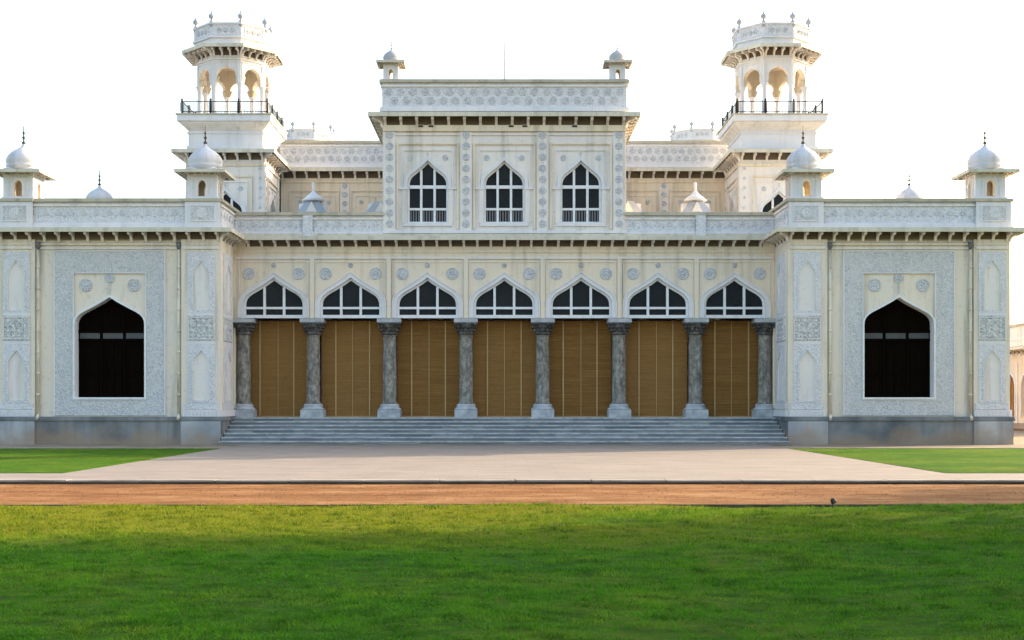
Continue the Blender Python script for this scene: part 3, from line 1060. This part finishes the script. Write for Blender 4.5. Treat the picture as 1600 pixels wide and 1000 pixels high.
    # drainpipes in the re-entrant corners
    for u in (12.73, 18.22):
        b = MB(*fr)
        b.lathe(u, -0.03, [(0.055, 1.12), (0.055, 7.6)], 10, 'pipe_paint')
        for z_ in np.arange(1.9, 7.5, 0.83):
            b.lathe(u, -0.03, [(0.075, z_), (0.075, z_ + 0.07)], 10, 'pipe_paint')
        b.lathe(u, -0.03, [(0.056, 7.601), (0.085, 7.72), (0.10, 7.74), (0.10, 7.9)], 10, 'roof_tile_grey')
        b.tube((u, -0.03, 1.16), (u - 0.04, 0.24, 0.98), 0.056, 'pipe_paint', 8)
        b.build('drainpipe', wo_)
    # kiosks
    zk = 9.6
    kiosk(X(19.02), 0.66, zk, 1.17, 1.12, 0.66)
    kiosk(X(11.83), 0.66, zk, 1.17, 1.12, 0.66)
    kiosk(X(18.85), 9.6, zk, 1.1, 1.10, 0.60)
    kiosk(X(11.83), 9.4, zk, 1.1, 1.10, 0.60) if False else None
    return wo_


wing(-1)
wing(1)

# ---------------------------------------------------------------- arcaded porch
AY, BP = 2.4, 3.145
COLTOP, FLOOR = 5.06, 1.025
b = MB(0, AY)
for i in range(-3, 4):
    uc = i * BP
    b.arch_wall(uc - BP / 2, uc + BP / 2, COLTOP, 8.42, uc, 1.25, COLTOP, 5.62, 1.12, POINTED, 0, -0.55, CREAM, WHITE, rim=False)
    b.arch_ring(uc, 1.26, 5.10, 5.62, 1.13, POINTED, 0.15, 0.05, 0.001, WHITE)
    b.arch_ring(uc, 1.412, 5.10, 5.62, 1.32, POINTED, 0.05, 0.08, 0.002, PALE)
    b.rect_ring(uc - 1.40, uc + 1.40, 6.0, 7.36, 0.035, 0.04, 0.001, PALE, bottom=False)
for i in range(-3, 5):
    uc = (i - 0.5) * BP
    if abs(uc) < 10:
        b.box(uc - 0.09, uc + 0.09, 0.001, 0.075, COLTOP + 0.02, 7.50, CREAM)
b.box(-10.99, 10.99, 0.001, 0.075, 7.501, 7.60, PALE)
b.box(-10.99, 10.99, 0.001, 0.05, 7.76, 7.84, CREAM)
b.box(-11.07, -11.007, -0.55, 0.0, FLOOR, 8.42, CREAM)
b.box(11.007, 11.07, -0.55, 0.0, FLOOR, 8.42, CREAM)
b.box(-11.07, 11.07, -12.6, -0.01, 8.43, 8.55, EAVE)
arcade = b.build('arcade', palace)
for i in range(-3, 4):
    for du, dz, r in ((-1.02, 6.90, 0.25), (1.02, 6.90, 0.25), (0, 7.24, 0.10)):
        b = MB(0, AY)
        b.rosette(i * BP + du, dz, r, 0.002, ROSE, 8, 24, 0.04)
        b.build('rosette', arcade)
b = MB()
b.eave([(-10.572, AY), (10.572, AY), (10.572, AY + 2), (-10.572, AY + 2)], 0.52, RZ + 0.165, 0.36, 0.55, 0.10, EAVE, PALE, sides={0}, lip=0.10, slope=0.05, corner=False)
b.build('eave', arcade)
for sg in (-1, 1):
    a, c_ = (-11.06, -5.0) if sg < 0 else (5.0, 11.06)
    parapet(rect(a, c_, AY + 0.12, AY + 3), {0}, 8.44, 9.30, 'parapet', arcade, d=0.0)
    b = MB(0, AY + 0.12)
    u = sg * 8.05
    b.box(u - 0.2, u + 0.2, 0.101, 0.13, 8.445, 9.29, 'carved_pale')
    b.build('parapet_block', arcade)

for i in range(-3, 4):
    uc = i * BP
    d = -0.10
    b = MB(0, AY)
    hw, spring, rise, bot = 1.25, 5.62, 1.12, 5.12
    b.arch_ring(uc, hw - 0.09, bot, spring, rise - 0.11, POINTED, 0.088, d, d - 0.1, 'white_paint', grow=1.2)
    for s in (-0.40, 0.40):
        b.box(uc + s - 0.05, uc + s + 0.05, d - 0.1, d + 0.015, bot, arch_z(s, hw - 0.09, spring, rise - 0.11, POINTED), 'white_paint')
    for a, c_ in ((-hw + 0.09, -0.45), (-0.35, 0.35), (0.45, hw - 0.09)):
        b.box(uc + a, uc + c_, d - 0.1, d + 0.01, 5.46, 5.55, 'white_paint')
    b.box(uc - hw + 0.002, uc + hw - 0.002, d - 0.1, d + 0.03, bot - 0.03, bot + 0.10, 'white_paint')
    fo = b.build('fanlight', palace)
    b = MB(0, AY)
    pts = arch(uc, hw - 0.06, spring, rise - 0.07, POINTED)
    b.face([b.p(u, d - 0.08, z_) for u, z_ in [(uc - hw + 0.06, bot)] + pts + [(uc + hw - 0.06, bot)]], 'dark_glass')
    b.build('pane', fo)

# columns
for i in range(-3, 5):
    uc = (i - 0.5) * BP
    if abs(uc) > 10:
        uc = math.copysign(10.72, uc)
    cy = AY + 0.27
    b = MB(uc, cy, (1, 0), (0, 1))
    flute = lambda a: 1 + 0.035 * cos(12 * a)
    b.lathe(0, 0, [(0.315, 1.58), (0.325, 1.62), (0.275, 1.66), (0.275, 2.4), (0.268, 3.4), (0.255, 4.30), (0.255, 4.36), (0.30, 4.40)], 48, 'column_stone', True, mod=flute)
    so_ = b.build('column', palace)
    b = MB(uc, cy, (1, 0), (0, 1))
    b.lathe(0, 0, [(0.31, 4.401), (0.35, 4.44), (0.35, 4.48), (0.31, 4.52), (0.34, 4.60), (0.37, 4.68), (0.44, 4.82)], 32, 'capital_stone', True)
    for t in range(12):
        a = 2 * pi * t / 12
        for zc, r, s in ((4.60, 0.355, 0.075), (4.74, 0.41, 0.085)):
            aa = a + (pi / 12 if zc > 4.7 else 0)
            b.lathe(r * cos(aa), r * sin(aa), [(0.0, zc - s), (s * 0.7, zc - s * 0.4), (s * 0.85, zc), (s * 0.5, zc + s * 0.7), (0, zc + s)], 8, 'capital_stone')
    b.box(-0.44, 0.44, -0.44, 0.44, 4.821, 4.90, 'capital_stone')
    b.box(-0.48, 0.48, -0.48, 0.48, 4.901, COLTOP - 0.003, 'base_stone')
    b.build('capital', so_)
    b = MB(uc, cy, (1, 0), (0, 1))
    b.box(-0.46, 0.46, -0.46, 0.46, FLOOR - 0.01, 1.34, 'base_stone')
    b.lathe(0, 0, [(0.46, 1.341), (0.475, 1.37), (0.44, 1.41), (0.39, 1.43), (0.385, 1.47), (0.40, 1.50), (0.385, 1.54), (0.345, 1.579)], 32, 'base_stone', True)
    b.build('base', so_)

# steps
b = MB(0, 0)
NR = 7
for s in range(NR):
    zt = FLOOR - s * FLOOR / NR
    yf = 1.75 - s * 0.44
    hwid = 10.95 if s < 5 else 10.95
    b.box(-hwid, hwid, -yf - (0.46 if s else 6.0), -yf, zt - FLOOR / NR - 0.03 if s < NR - 1 else -0.2, zt, 'slate_step')
    b.box(-hwid, hwid, -yf + 0.001, -yf + 0.045, zt - 0.05, zt + 0.001, 'base_stone')
b.build('steps', palace)

# ---------------------------------------------------------------- central block
CY, CX = 2.5, 4.99
cpoly = rect(-CX, CX, CY, 15.2)
b = MB(0, CY)
for i in (-1, 0, 1):
    u0, u1 = {-1: (-CX, -1.57), 0: (-1.57, 1.57), 1: (1.57, CX)}[i]
    window_bay(b, i * 3.14, u0, u1, 8.5, 13.45, m=PALE)
b.box(-CX, -CX + 0.4, -12.4, -0.452, 8.5, 13.45, CREAM)
b.box(CX - 0.4, CX, -12.4, -0.452, 8.5, 13.45, CREAM)
b.box(-CX + 0.01, CX - 0.01, -12.4, -0.01, 13.451, 13.55, EAVE)
b.box(-CX + 0.4, CX - 0.4, -6.0, -5.9, 8.5, 13.4, 'dark_interior')
b.box(-4.45, 4.45, 0.001, 0.06, 12.58, 12.67, PALE)
b.box(-CX + 0.02, CX - 0.02, 0.001, 0.12, 12.74, 12.985, CREAM)
b.box(-CX + 0.02, CX - 0.02, 0.001, 0.12, 8.56, 8.66, WHITE)
block = b.build('central_block', palace)
for u in (-3.42, -3.0, 0.28, 0.84, 2.88):
    b = MB(0, CY)
    b.box(u - 0.10, u + 0.10, 0.121, 0.135, 12.90, 12.97, 'dark_interior')
    b.rect_ring(u - 0.10, u + 0.10, 12.90, 12.97, 0.02, 0.145, 0.121, EAVE)
    b.build('vent', block)
for uc in (-4.70, -1.57, 1.57, 4.70):
    b = MB(0, CY)
    b.box(uc - 0.24, uc + 0.24, 0.001, 0.055, 8.661, 12.735, PALE)
    for t in range(9):
        b.rosette(uc, 8.95 + t * 0.455, 0.155, 0.056, ROSE, 6, 14, 0.03)
        if t < 8:
            b.flower(uc, 8.95 + (t + 0.5) * 0.455, 0.05, 0.056, 'carved_pale', 0.02)
    b.build('pilaster', block)
b = MB()
b.eave(cpoly, 0.50, 13.46, 0.44, 0.655, 0.11, EAVE, PALE, sides={0, 1, 3}, lip=0.10, slope=0.05)
b.build('eave', block)
parapet(cpoly, {0, 1, 3}, 13.56, 14.74, 'parapet', block, d=0.02, style='rosette', r=0.155, pitch=0.50)
for sg in (-1, 1):
    kiosk(sg * 4.66, CY + 0.33, 14.87, 0.62, 0.76, 0.34, spike=0.46, dark=False, over=0.42)
b = MB(0.0, 4.2, (1, 0), (0, 1))
b.lathe(0, 0, [(0.035, 13.5), (0.03, 15.4), (0.022, 16.7), (0.014, 17.0), (0.0, 17.02)], 8, 'grey_metal')
b.lathe(0, 0, [(0.09, 13.5), (0.08, 13.62), (0.04, 13.66)], 10, 'grey_metal')
b.build('flagpole', palace)
for i in (-1, 0, 1):
    window((0, CY), i * 3.14)

# ---------------------------------------------------------------- upper storey set far back
UY, UX = 15.0, 11.35
b = MB(0, UY)
for sg in (-1, 1):
    for uc in (6.55, 9.65):
        u0, u1 = (4.995, 8.10) if uc < 8 else (8.10, UX)
        if sg < 0:
            window_bay(b, -uc, -u1, -u0, 8.2, 13.5, 0.15)
        else:
            window_bay(b, uc, u0, u1, 8.2, 13.5, 0.15)
    b.box(min(sg * 7.87, sg * 8.33), max(sg * 7.87, sg * 8.33), 0.001, 0.05, 8.3, 12.75, PALE)
    for t in range(9):
        b.rosette(sg * 8.10, 9.0 + t * 0.455, 0.14, 0.051, ROSE, 6, 14, 0.03)
    b.box(*sorted((sg * 5.0, sg * 11.3)), 0.001, 0.07, 12.80, 12.92, CREAM)
b.box(-15.2, 15.2, -24, -0.46, 13.5, 13.56, EAVE)
b.box(-15.2, 15.2, -24, -0.6, 0, 0.1, EAVE)
b.box(-15.2, -14.8, -24, -0.46, 0, 13.5, PALE)
b.box(14.8, 15.2, -24, -0.46, 0, 13.5, PALE)
b.box(-14.8, 14.8, -24, -23.6, 0, 13.5, PALE)
upper = b.build('upper_storey', palace)
up = rect(-UX, UX, UY, UY + 3)
for sg in (-1, 1):
    up = rect(*((-UX, -CX - 0.02) if sg < 0 else (CX + 0.02, UX)), UY, UY + 3)
    b = MB()
    b.eave(up, 0.50, 13.5, 0.44, 0.62, 0.10, EAVE, PALE, sides={0}, lip=0.10, slope=0.05, corner=False)
    b.build('eave', upper)
    parapet(up, {0}, 13.56, 14.80, 'parapet', upper, d=0.02, style='rosette', r=0.15, pitch=0.42)
    for uc in (6.55, 9.65):
        window((0, UY), sg * uc, 0.15)


# ---------------------------------------------------------------- towers
def tower(sg, ty, windows=True):
    cx, h = (-13.08 if sg < 0 else 12.88), 1.85
    cy = ty + h
    poly = rect(cx - h, cx + h, ty, ty + 2 * h)
    b = MB()
    for i, L, fr in sides_of(poly):
        b.frame(*fr)
        if windows and (i == 0 or i == (1 if sg < 0 else 3)):
            window_bay(b, 0.0, -L / 2, L / 2, 8.3, 13.5, 0.0, m=PALE)
            b.box(-L / 2, -1.42, 0.001, 0.04, 8.4, 12.7, PALE)
            b.box(1.42, L / 2, 0.001, 0.04, 8.4, 12.7, PALE)
            for s in (-1, 1):
                for t in range(9):
                    b.flower(s * 1.64, 8.95 + t * 0.455, 0.09, 0.041, 'carved_grey', 0.02)
            b.box(-L / 2 + 0.02, L / 2 - 0.02, 0.001, 0.07, 12.72, 12.84, CREAM)
        else:
            b.quad([(-L / 2, 0, 0), (L / 2, 0, 0), (L / 2, 0, 13.5), (-L / 2, 0, 13.5)], PALE)
    b.frame(0, 0, (1, 0), (0, 1))
    b.box(cx - h + 0.3, cx + h - 0.3, ty + 2 * h, ty + 2 * h + 1.6, 0, 13.45, PALE)
    b.quad([(x_, y_, 8.35) for x_, y_ in offset(poly, -0.02)], EAVE)
    # belfry stage above the eave, flaring out to the balcony
    p2 = offset(poly, -0.10)
    b.band(p2, -0.4, 0.0, 13.45, 14.72, WHITE)
    b.band(p2, 0.001, 0.06, 13.55, 13.68, WHITE)
    b.band(p2, 0.001, 0.05, 14.26, 14.33, WHITE)
    b.slope_band(p2, -0.1, 0.02, 14.33, 14.75, 14.40, 14.75, WHITE)
    b.slope_band(p2, 0.021, 0.34, 14.42, 14.78, 14.70, 14.78, PALE)
    to = b.build('tower', palace)
    if windows:
        for i, L, fr in sides_of(poly):
            if i == 0 or i == (1 if sg < 0 else 3):
                window(fr, 0.0)
    b = MB()
    b.eave(poly, 0.50, 13.46, 0.42, 0.60, 0.10, EAVE, PALE, lip=0.10, slope=0.05)
    b.build('eave', to)
    b = MB(0, 0, (1, 0), (0, 1))
    b.band(p2, -1.7, 0.44, 14.781, 15.06, WHITE)
    b.band(p2, 0.2, 0.49, 15.061, 15.12, CAP)
    b.quad([(x_, y_, 15.03) for x_, y_ in offset(p2, -0.02)], EAVE)
    b.build('balcony', to)
    # black iron railing
    b = MB()
    pr = offset(p2, 0.24)
    for i, L, fr in sides_of(pr):
        b.frame(*fr)
        for z_ in (15.22, 15.70):
            b.box(-L / 2, L / 2, -0.015, 0.015, z_, z_ + 0.035, 'black_iron')
        n = int(L / 0.13)
        for q in range(1, n):
            u = -L / 2 + L * q / n
            b.box(u - 0.007, u + 0.007, -0.007, 0.007, 15.121, 15.70, 'black_iron')
        for u in (-L / 2, -L / 6, L / 6):
            b.lathe(u, 0, [(0.045, 15.121), (0.045, 15.68), (0.065, 15.72), (0.04, 15.77), (0.055, 15.82), (0, 15.88)], 8, 'black_iron')
            if u > -L / 2 - 1:
                for s in (-1, 1):
                    b.box(u + s * 0.07 - 0.014, u + s * 0.07 + 0.014, -0.01, 0.01, 15.25, 15.68, 'black_iron')
    b.build('railing', to)
    # octagonal lantern
    ap = 1.60
    oc = octagon(cx, cy, ap)
    b = MB()
    for i, L, fr in sides_of(oc):
        b.frame(*fr)
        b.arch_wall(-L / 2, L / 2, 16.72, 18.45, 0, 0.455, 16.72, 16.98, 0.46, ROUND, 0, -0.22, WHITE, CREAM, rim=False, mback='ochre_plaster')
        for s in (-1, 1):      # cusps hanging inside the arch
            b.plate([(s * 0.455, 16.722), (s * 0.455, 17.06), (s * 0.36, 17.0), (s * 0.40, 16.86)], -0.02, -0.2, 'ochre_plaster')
        b.arch_ring(0, 0.455, 16.73, 16.98, 0.46, ROUND, 0.06, 0.03, 0.001, PALE)
        b.rect_ring(-0.54, 0.54, 16.76, 17.66, 0.03, 0.03, 0.001, PALE, bottom=False)
        b.quad([(-L / 2, -0.0, 16.72), (-0.455, 0.0, 16.72), (-0.455, -0.22, 16.72), (-L / 2, -0.22, 16.72)], CREAM)
        b.quad([(L / 2, -0.0, 16.72), (0.455, 0.0, 16.72), (0.455, -0.22, 16.72), (L / 2, -0.22, 16.72)], CREAM)
    b.band(oc, 0.001, 0.05, 17.78, 17.86, PALE)
    b.frame(0, 0, (1, 0), (0, 1))
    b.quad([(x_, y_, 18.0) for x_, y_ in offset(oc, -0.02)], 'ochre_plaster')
    b.band(oc, -0.2, 0.06, 15.04, 15.22, WHITE)
    lo = b.build('lantern', palace)
    for vx, vy in offset(oc, -0.11):
        b = MB(vx, vy, (1, 0), (0, 1))
        b.lathe(0, 0, [(0.15, 15.2), (0.15, 15.34), (0.125, 15.38), (0.115, 15.9), (0.105, 16.5), (0.13, 16.54), (0.12, 16.58), (0.18, 16.68), (0.19, 16.719)], 14, WHITE)
        b.build('column', lo)
    b = MB()
    b.eave(oc, 0.62, 18.46, 0.46, 0.40, 0.085, EAVE, PALE, lip=0.09, slope=0.10)
    b.band(offset(oc, 0.05), -0.2, 0.05, 18.461, 18.78, WHITE)
    b.build('eave', lo)
    b = MB()
    po_ = offset(oc, 0.14)
    b.band(po_, -0.2, 0.0, 18.78, 19.42, 'carved_pale')
    b.band(po_, 0.001, 0.05, 18.78, 18.87, WHITE)
    b.band(po_, -0.24, 0.05, 19.421, 19.49, WHITE)
    for i, L, fr in sides_of(po_):
        b.frame(*fr)
        b.rect_ring(-0.5, 0.5, 18.93, 19.34, 0.03, 0.025, 0.001, WHITE)
        for u in (-0.3, 0, 0.3):
            b.rosette(u, 19.14, 0.12, 0.001, ROSE, 6, 12, 0.03)
    b.quad([(0, 0, 0)] * 0 or [(-L / 2, -0.1, 18.79), (L / 2, -0.1, 18.79), (L / 2, -0.11, 18.79), (-L / 2, -0.11, 18.79)], WHITE)
    b.build('parapet', lo)
    for vx, vy in offset(po_, -0.09):
        b = MB(vx, vy, (1, 0), (0, 1))
        b.lathe(0, 0, [(0.11, 19.3), (0.11, 19.56), (0.05, 19.62), (0.05, 19.68), (0.13, 19.74), (0.15, 19.81), (0.11, 19.89), (0.045, 19.94), (0.03, 20.02), (0.0, 20.12)], 12, 'grey_plaster')
        b.build('finial', lo)
    return to


for sg in (-1, 1):
    tower(sg, 10.0)
    tower(sg, 33.2, windows=False)

# roof lanterns behind the porch parapet
for sx in (-8.35, 8.35, -5.35, 5.35):
    b = MB(sx, 6.0, (1, 0), (0, 1))
    big = abs(sx) > 7
    b.lathe(0, 0, [(0.80, 8.5), (0.80, 9.820)], 4, PALE, False, pi / 4)
    b.lathe(0, 0, [(0.90, 9.821), (0.90, 9.870), (0.40, 10.400), (0.30, 10.420)], 4, 'grey_plaster', False, pi / 4)
    for s in range(4):
        b.frame(sx, 6.0, *[((1, 0), (0, -1)), ((0, 1), (1, 0)), ((-1, 0), (0, 1)), ((0, -1), (-1, 0))][s])
        b.plate([(-0.26, 9.840), (0.26, 9.840), (0, 10.340)], 0.38, 0.62, PALE)
    ro = b.build('skylight', palace)
    if big:
        b = MB(sx, 6.0, (1, 0), (0, 1))
        b.lathe(0, 0, [(0.46, 10.421), (0.50, 10.480), (0.36, 10.600), (0.20, 10.720), (0.10, 10.840), (0.05, 10.920), (0.07, 11.240), (0.0, 11.280)], 12, WHITE)
        b.build('finial', ro)

# ---------------------------------------------------------------- bamboo blinds between the columns
ORD = ['first', 'second', 'third', 'middle', 'fifth', 'sixth', 'last']
for i in range(-3, 4):
    uc = i * BP
    hw = 1.30
    yb = AY + 0.74
    b = MB(uc, yb)
    NU, NZ = 16, 40
    z0, z1 = FLOOR + 0.03, 5.02
    ph = random.uniform(0, 6)
    a, ag = [], []
    for j in range(NZ + 1):
        z_ = z0 + (z1 - z0) * j / NZ
        a.append([b.p(-hw + 2 * hw * t / NU, 0.012 * sin(t * 0.9 + ph) * (1 - j / NZ) + 0.006 * sin(z_ * 3 + ph), z_) for t in range(NU + 1)])
        ag.append([b.p(-hw + 2 * hw * t / NU, -0.02 + 0.012 * sin(t * 0.9 + ph) * (1 - j / NZ), z_) for t in range(NU + 1)])
    for q in (a, ag):
        for j in range(NZ):
            for t in range(NU):
                b.face((q[j][t], q[j][t + 1], q[j + 1][t + 1], q[j + 1][t]), 'bamboo', True)
    b.box(-hw, hw, -0.03, 0.03, z0 - 0.03, z0 + 0.02, 'blind_tape')
    where = {-3: 'in the bay against the left wing', -2: 'in the second bay from the left wing', -1: 'just left of the middle bay', 0: 'in the middle bay under the flagpole',
             1: 'just right of the middle bay', 2: 'in the second bay from the right wing', 3: 'in the bay against the right wing'}[i]
    bo = b.build('bamboo_blind')
    tag(bo, 'brown bamboo blind ' + where + ' of the porch', 'blind', 'bamboo blinds hung between the porch columns')
    for u, w in ((-0.70, 0.028), (0.70, 0.028), (0.02 + random.uniform(-0.03, 0.03), 0.014)):
        t_ = MB(uc, yb)
        t_.box(u - w, u + w, 0.02, 0.034, z0 + 0.03, z1, 'blind_tape')
        t_.build('tape', bo)

# ---------------------------------------------------------------- arcaded range along the right of the court
rg = tag(empty('arcaded_building', (34, 35, 0)), 'pale pinkish arcaded range far behind the right end of the palace', 'building')


def part(b, name, parent):
    o = b.build(name)
    o.parent = parent
    o.matrix_parent_inverse = parent.matrix_world.inverted()
    return o


bpy.context.view_layer.update()
b = MB(34, 0, (0, 1), (-1, 0))
Y0, Y1, PI_ = 20.0, 62.0, 3.0
n = int((Y1 - Y0) / PI_)
for i in range(n):
    uc = Y0 + (i + 0.5) * PI_ - 0.35
    b.arch_wall(uc - PI_ / 2, uc + PI_ / 2, 0.3, 4.6, uc, 0.95, 0.7, 2.65, 0.95, ROUND, 0, -0.5, 'pink_plaster', 'cream_stucco', rim=False)
    b.arch_ring(uc, 0.95, 0.7, 2.65, 0.95, ROUND, 0.14, 0.06, 0.001, 'white_plaster')
    b.box(uc - 1.5, uc - 1.28, 0.001, 0.10, 0.3, 4.3, 'pale_stucco')
    for q in range(5):
        b.rosette(uc - 1.1 + q * 0.55, 4.85, 0.14, 0.002, 'rosette_grey', 6, 12)
b.box(Y0 - 0.35, Y1 - 0.35, -0.5, 0.0, 4.601, 5.1, 'pink_plaster')
b.box(Y0 - 0.35, Y1 - 0.35, -6, -5.5, 0, 6, 'pink_plaster')
b.box(Y0 - 0.35, Y0, -5.5, -0.5, 0, 6, 'pink_plaster')
b.box(Y1 - 0.7, Y1 - 0.35, -5.5, -0.5, 0, 6, 'pink_plaster')
b.box(Y0 - 0.35, Y1 - 0.35, -6, 0.0, 5.101, 5.4, 'pink_plaster')
part(b, 'wall', rg)
b = MB()
b.eave(rect(34, 40, Y0 - 0.35, Y1 - 0.35), 0.7, 5.4, 0.5, 0.75, 0.12, EAVE, 'pink_plaster', sides={3}, slope=0.15)
part(b, 'eave', rg)
b = MB(34, 0, (0, 1), (-1, 0))
b.box(Y0 - 0.35, Y1 - 0.35, -0.3, 0.0, 5.41, 6.7, 'pale_stucco')
b.box(Y0 - 0.35, Y1 - 0.35, -0.35, 0.1, 6.701, 6.86, CAP)
b.box(Y0 - 0.35, Y1 - 0.35, 0.001, 0.06, 5.8, 5.9, 'white_plaster')
part(b, 'parapet', rg)
b = MB(34, 0, (0, 1), (-1, 0))
b.box(Y0 - 0.4, Y1 - 0.3, -0.4, 0.14, -0.2, 0.29, 'plinth_stone')
part(b, 'plinth', rg)
for i in range(n):
    uc = Y0 + (i + 0.5) * PI_ - 0.35
    b = MB(34, 0, (0, 1), (-1, 0))
    pts = arch(uc, 0.95, 2.65, 0.95, ROUND)
    b.face([b.p(u, -0.4, z_) for u, z_ in [(uc - 0.95, 0.7)] + pts + [(uc + 0.95, 0.7)]], 'bamboo')
    for u in (-0.5, 0, 0.5):
        b.box(uc + u - 0.02, uc + u + 0.02, -0.398, -0.37, 0.7, 3.2, 'blind_tape')
    part(b, 'shutter', rg)

# low clipped border in front of it
sheet('flower_bed', [(30.2, 20), (32.2, 20), (32.2, 55), (30.2, 55)], 0.0, 'red_earth')

# ---------------------------------------------------------------- small things on the lawn
sp = tag(empty('garden_spotlight', (5.2, -29.75, BED + 0.05)), 'small black spotlight on a spike where lawn meets the earth path', 'spotlight')
bpy.context.view_layer.update()
b = MB(5.2, -29.75, (1, 0), (0, 1))
zb = BED + 0.04
b.lathe(0, 0, [(0.0, zb - 0.06), (0.012, zb), (0.012, zb + 0.07)], 8, 'black_iron')
b.lathe(0, 0, [(0.03, zb + 0.0), (0.03, zb + 0.012)], 10, 'black_iron')
part(b, 'spike', sp)
b = MB(5.2, -29.75, (1, 0), (0, 1))
b.lathe(0.0, 0, [(0.0, zb + 0.05), (0.022, zb + 0.053), (0.036, zb + 0.075), (0.042, zb + 0.10), (0.037, zb + 0.13), (0.02, zb + 0.144), (0, zb + 0.146)], 16, 'black_iron')
b.lathe(0.018, -0.03, [(0.026, zb + 0.07), (0.030, zb + 0.075), (0.030, zb + 0.11), (0.024, zb + 0.115)], 12, 'dark_finial')
part(b, 'lamp_head', sp)


# ---------------------------------------------------------------- trees along the right of the court: their shade lies on the lawn
def tree(cx, cy, h, cr, hb, label, leaves=5200, seed=1):
    r_ = np.random.default_rng(seed)
    t = tag(empty('shade_tree', (cx, cy, BED)), label, 'tree', 'shade trees along the right of the court')
    bpy.context.view_layer.update()
    b = MB(0, 0, (1, 0), (0, 1))
    b.lathe(cx, cy, [(0.36, BED - 0.1), (0.27, 0.6), (0.22, hb * 0.7), (0.15, hb + 0.3 * (h - hb)), (0.05, h * 0.92)], 10, 'bark')
    for q in range(9):
        a = q * 2.4 + seed
        zb_ = hb * 0.75 + (h - hb) * 0.08 * q
        rr = cr * r_.uniform(0.55, 0.85)
        b.tube((cx, cy, zb_), (cx + rr * cos(a), cy + rr * sin(a), zb_ + r_.uniform(0.8, 2.2)), 0.07, 'bark')
    part(b, 'trunk', t)
    nb = 42
    cc = r_.normal(size=(nb, 3))
    cc /= np.linalg.norm(cc, axis=1)[:, None]
    cc *= r_.uniform(0.35, 0.95, nb)[:, None] ** 0.6
    C_ = np.stack([cx + cc[:, 0] * cr, cy + cc[:, 1] * cr, (h + hb) / 2 + cc[:, 2] * (h - hb) / 2], -1)
    idx = r_.integers(0, nb, leaves)
    P = C_[idx] + r_.normal(0, cr * 0.16, (leaves, 3))
    s = r_.uniform(0.10, 0.22, leaves)
    A = r_.normal(size=(leaves, 3))
    A /= np.linalg.norm(A, axis=1)[:, None]
    B = np.cross(A, r_.normal(size=(leaves, 3)))
    B /= np.linalg.norm(B, axis=1)[:, None]
    V = np.empty((leaves, 4, 3))
    V[:, 0] = P - A * s[:, None] * 1.4
    V[:, 1] = P + B * s[:, None] * 0.7
    V[:, 2] = P + A * s[:, None] * 1.4
    V[:, 3] = P - B * s[:, None] * 0.7
    me = bpy.data.meshes.new('crown')
    me.from_pydata(V.reshape(-1, 3).tolist(), [], [(4 * i, 4 * i + 1, 4 * i + 2, 4 * i + 3) for i in range(leaves)])
    me.materials.append(MATS['leaf_green'])
    o = bpy.data.objects.new('crown', me)
    COL.objects.link(o)
    o.parent = t
    o.matrix_parent_inverse = t.matrix_world.inverted()


ct = 1 / math.tan(SUN_EL)
spots = [(-8.5, -40.2, 15.8, 3.4, 11000), (-4.6, -39.7, 15.4, 3.4, 11000), (-0.6, -39.4, 15.6, 3.3, 10000), (3.4, -39.4, 15.4, 3.2, 9000), (7, -40.0, 17.5, 3.2, 6000), (11, -40.2, 23, 3.4, 6000),
         (-9, -44.5, 19.5, 3.6, 6500), (-4, -44.8, 20.5, 3.6, 6500), (1, -44.6, 21, 3.4, 6500), (6, -44.6, 22, 3.4, 6500), (7.0, -33.2, 18.5, 3.2, 1500), (12.5, -31.5, 22.5, 3.2, 1500), (13, -26, 27, 3.0, 1800)]
for q, (sx, sy, tx, r, nl) in enumerate(spots):
    t = (tx - sx) / cos(SUN_BACK)
    hc = t / ct
    tree(tx, sy + t * sin(SUN_BACK), hc + r * 0.95, r, max(0.8, hc - r * 0.95), 'tall dense shade tree standing off to the right of the lawn', leaves=nl, seed=q + 3)
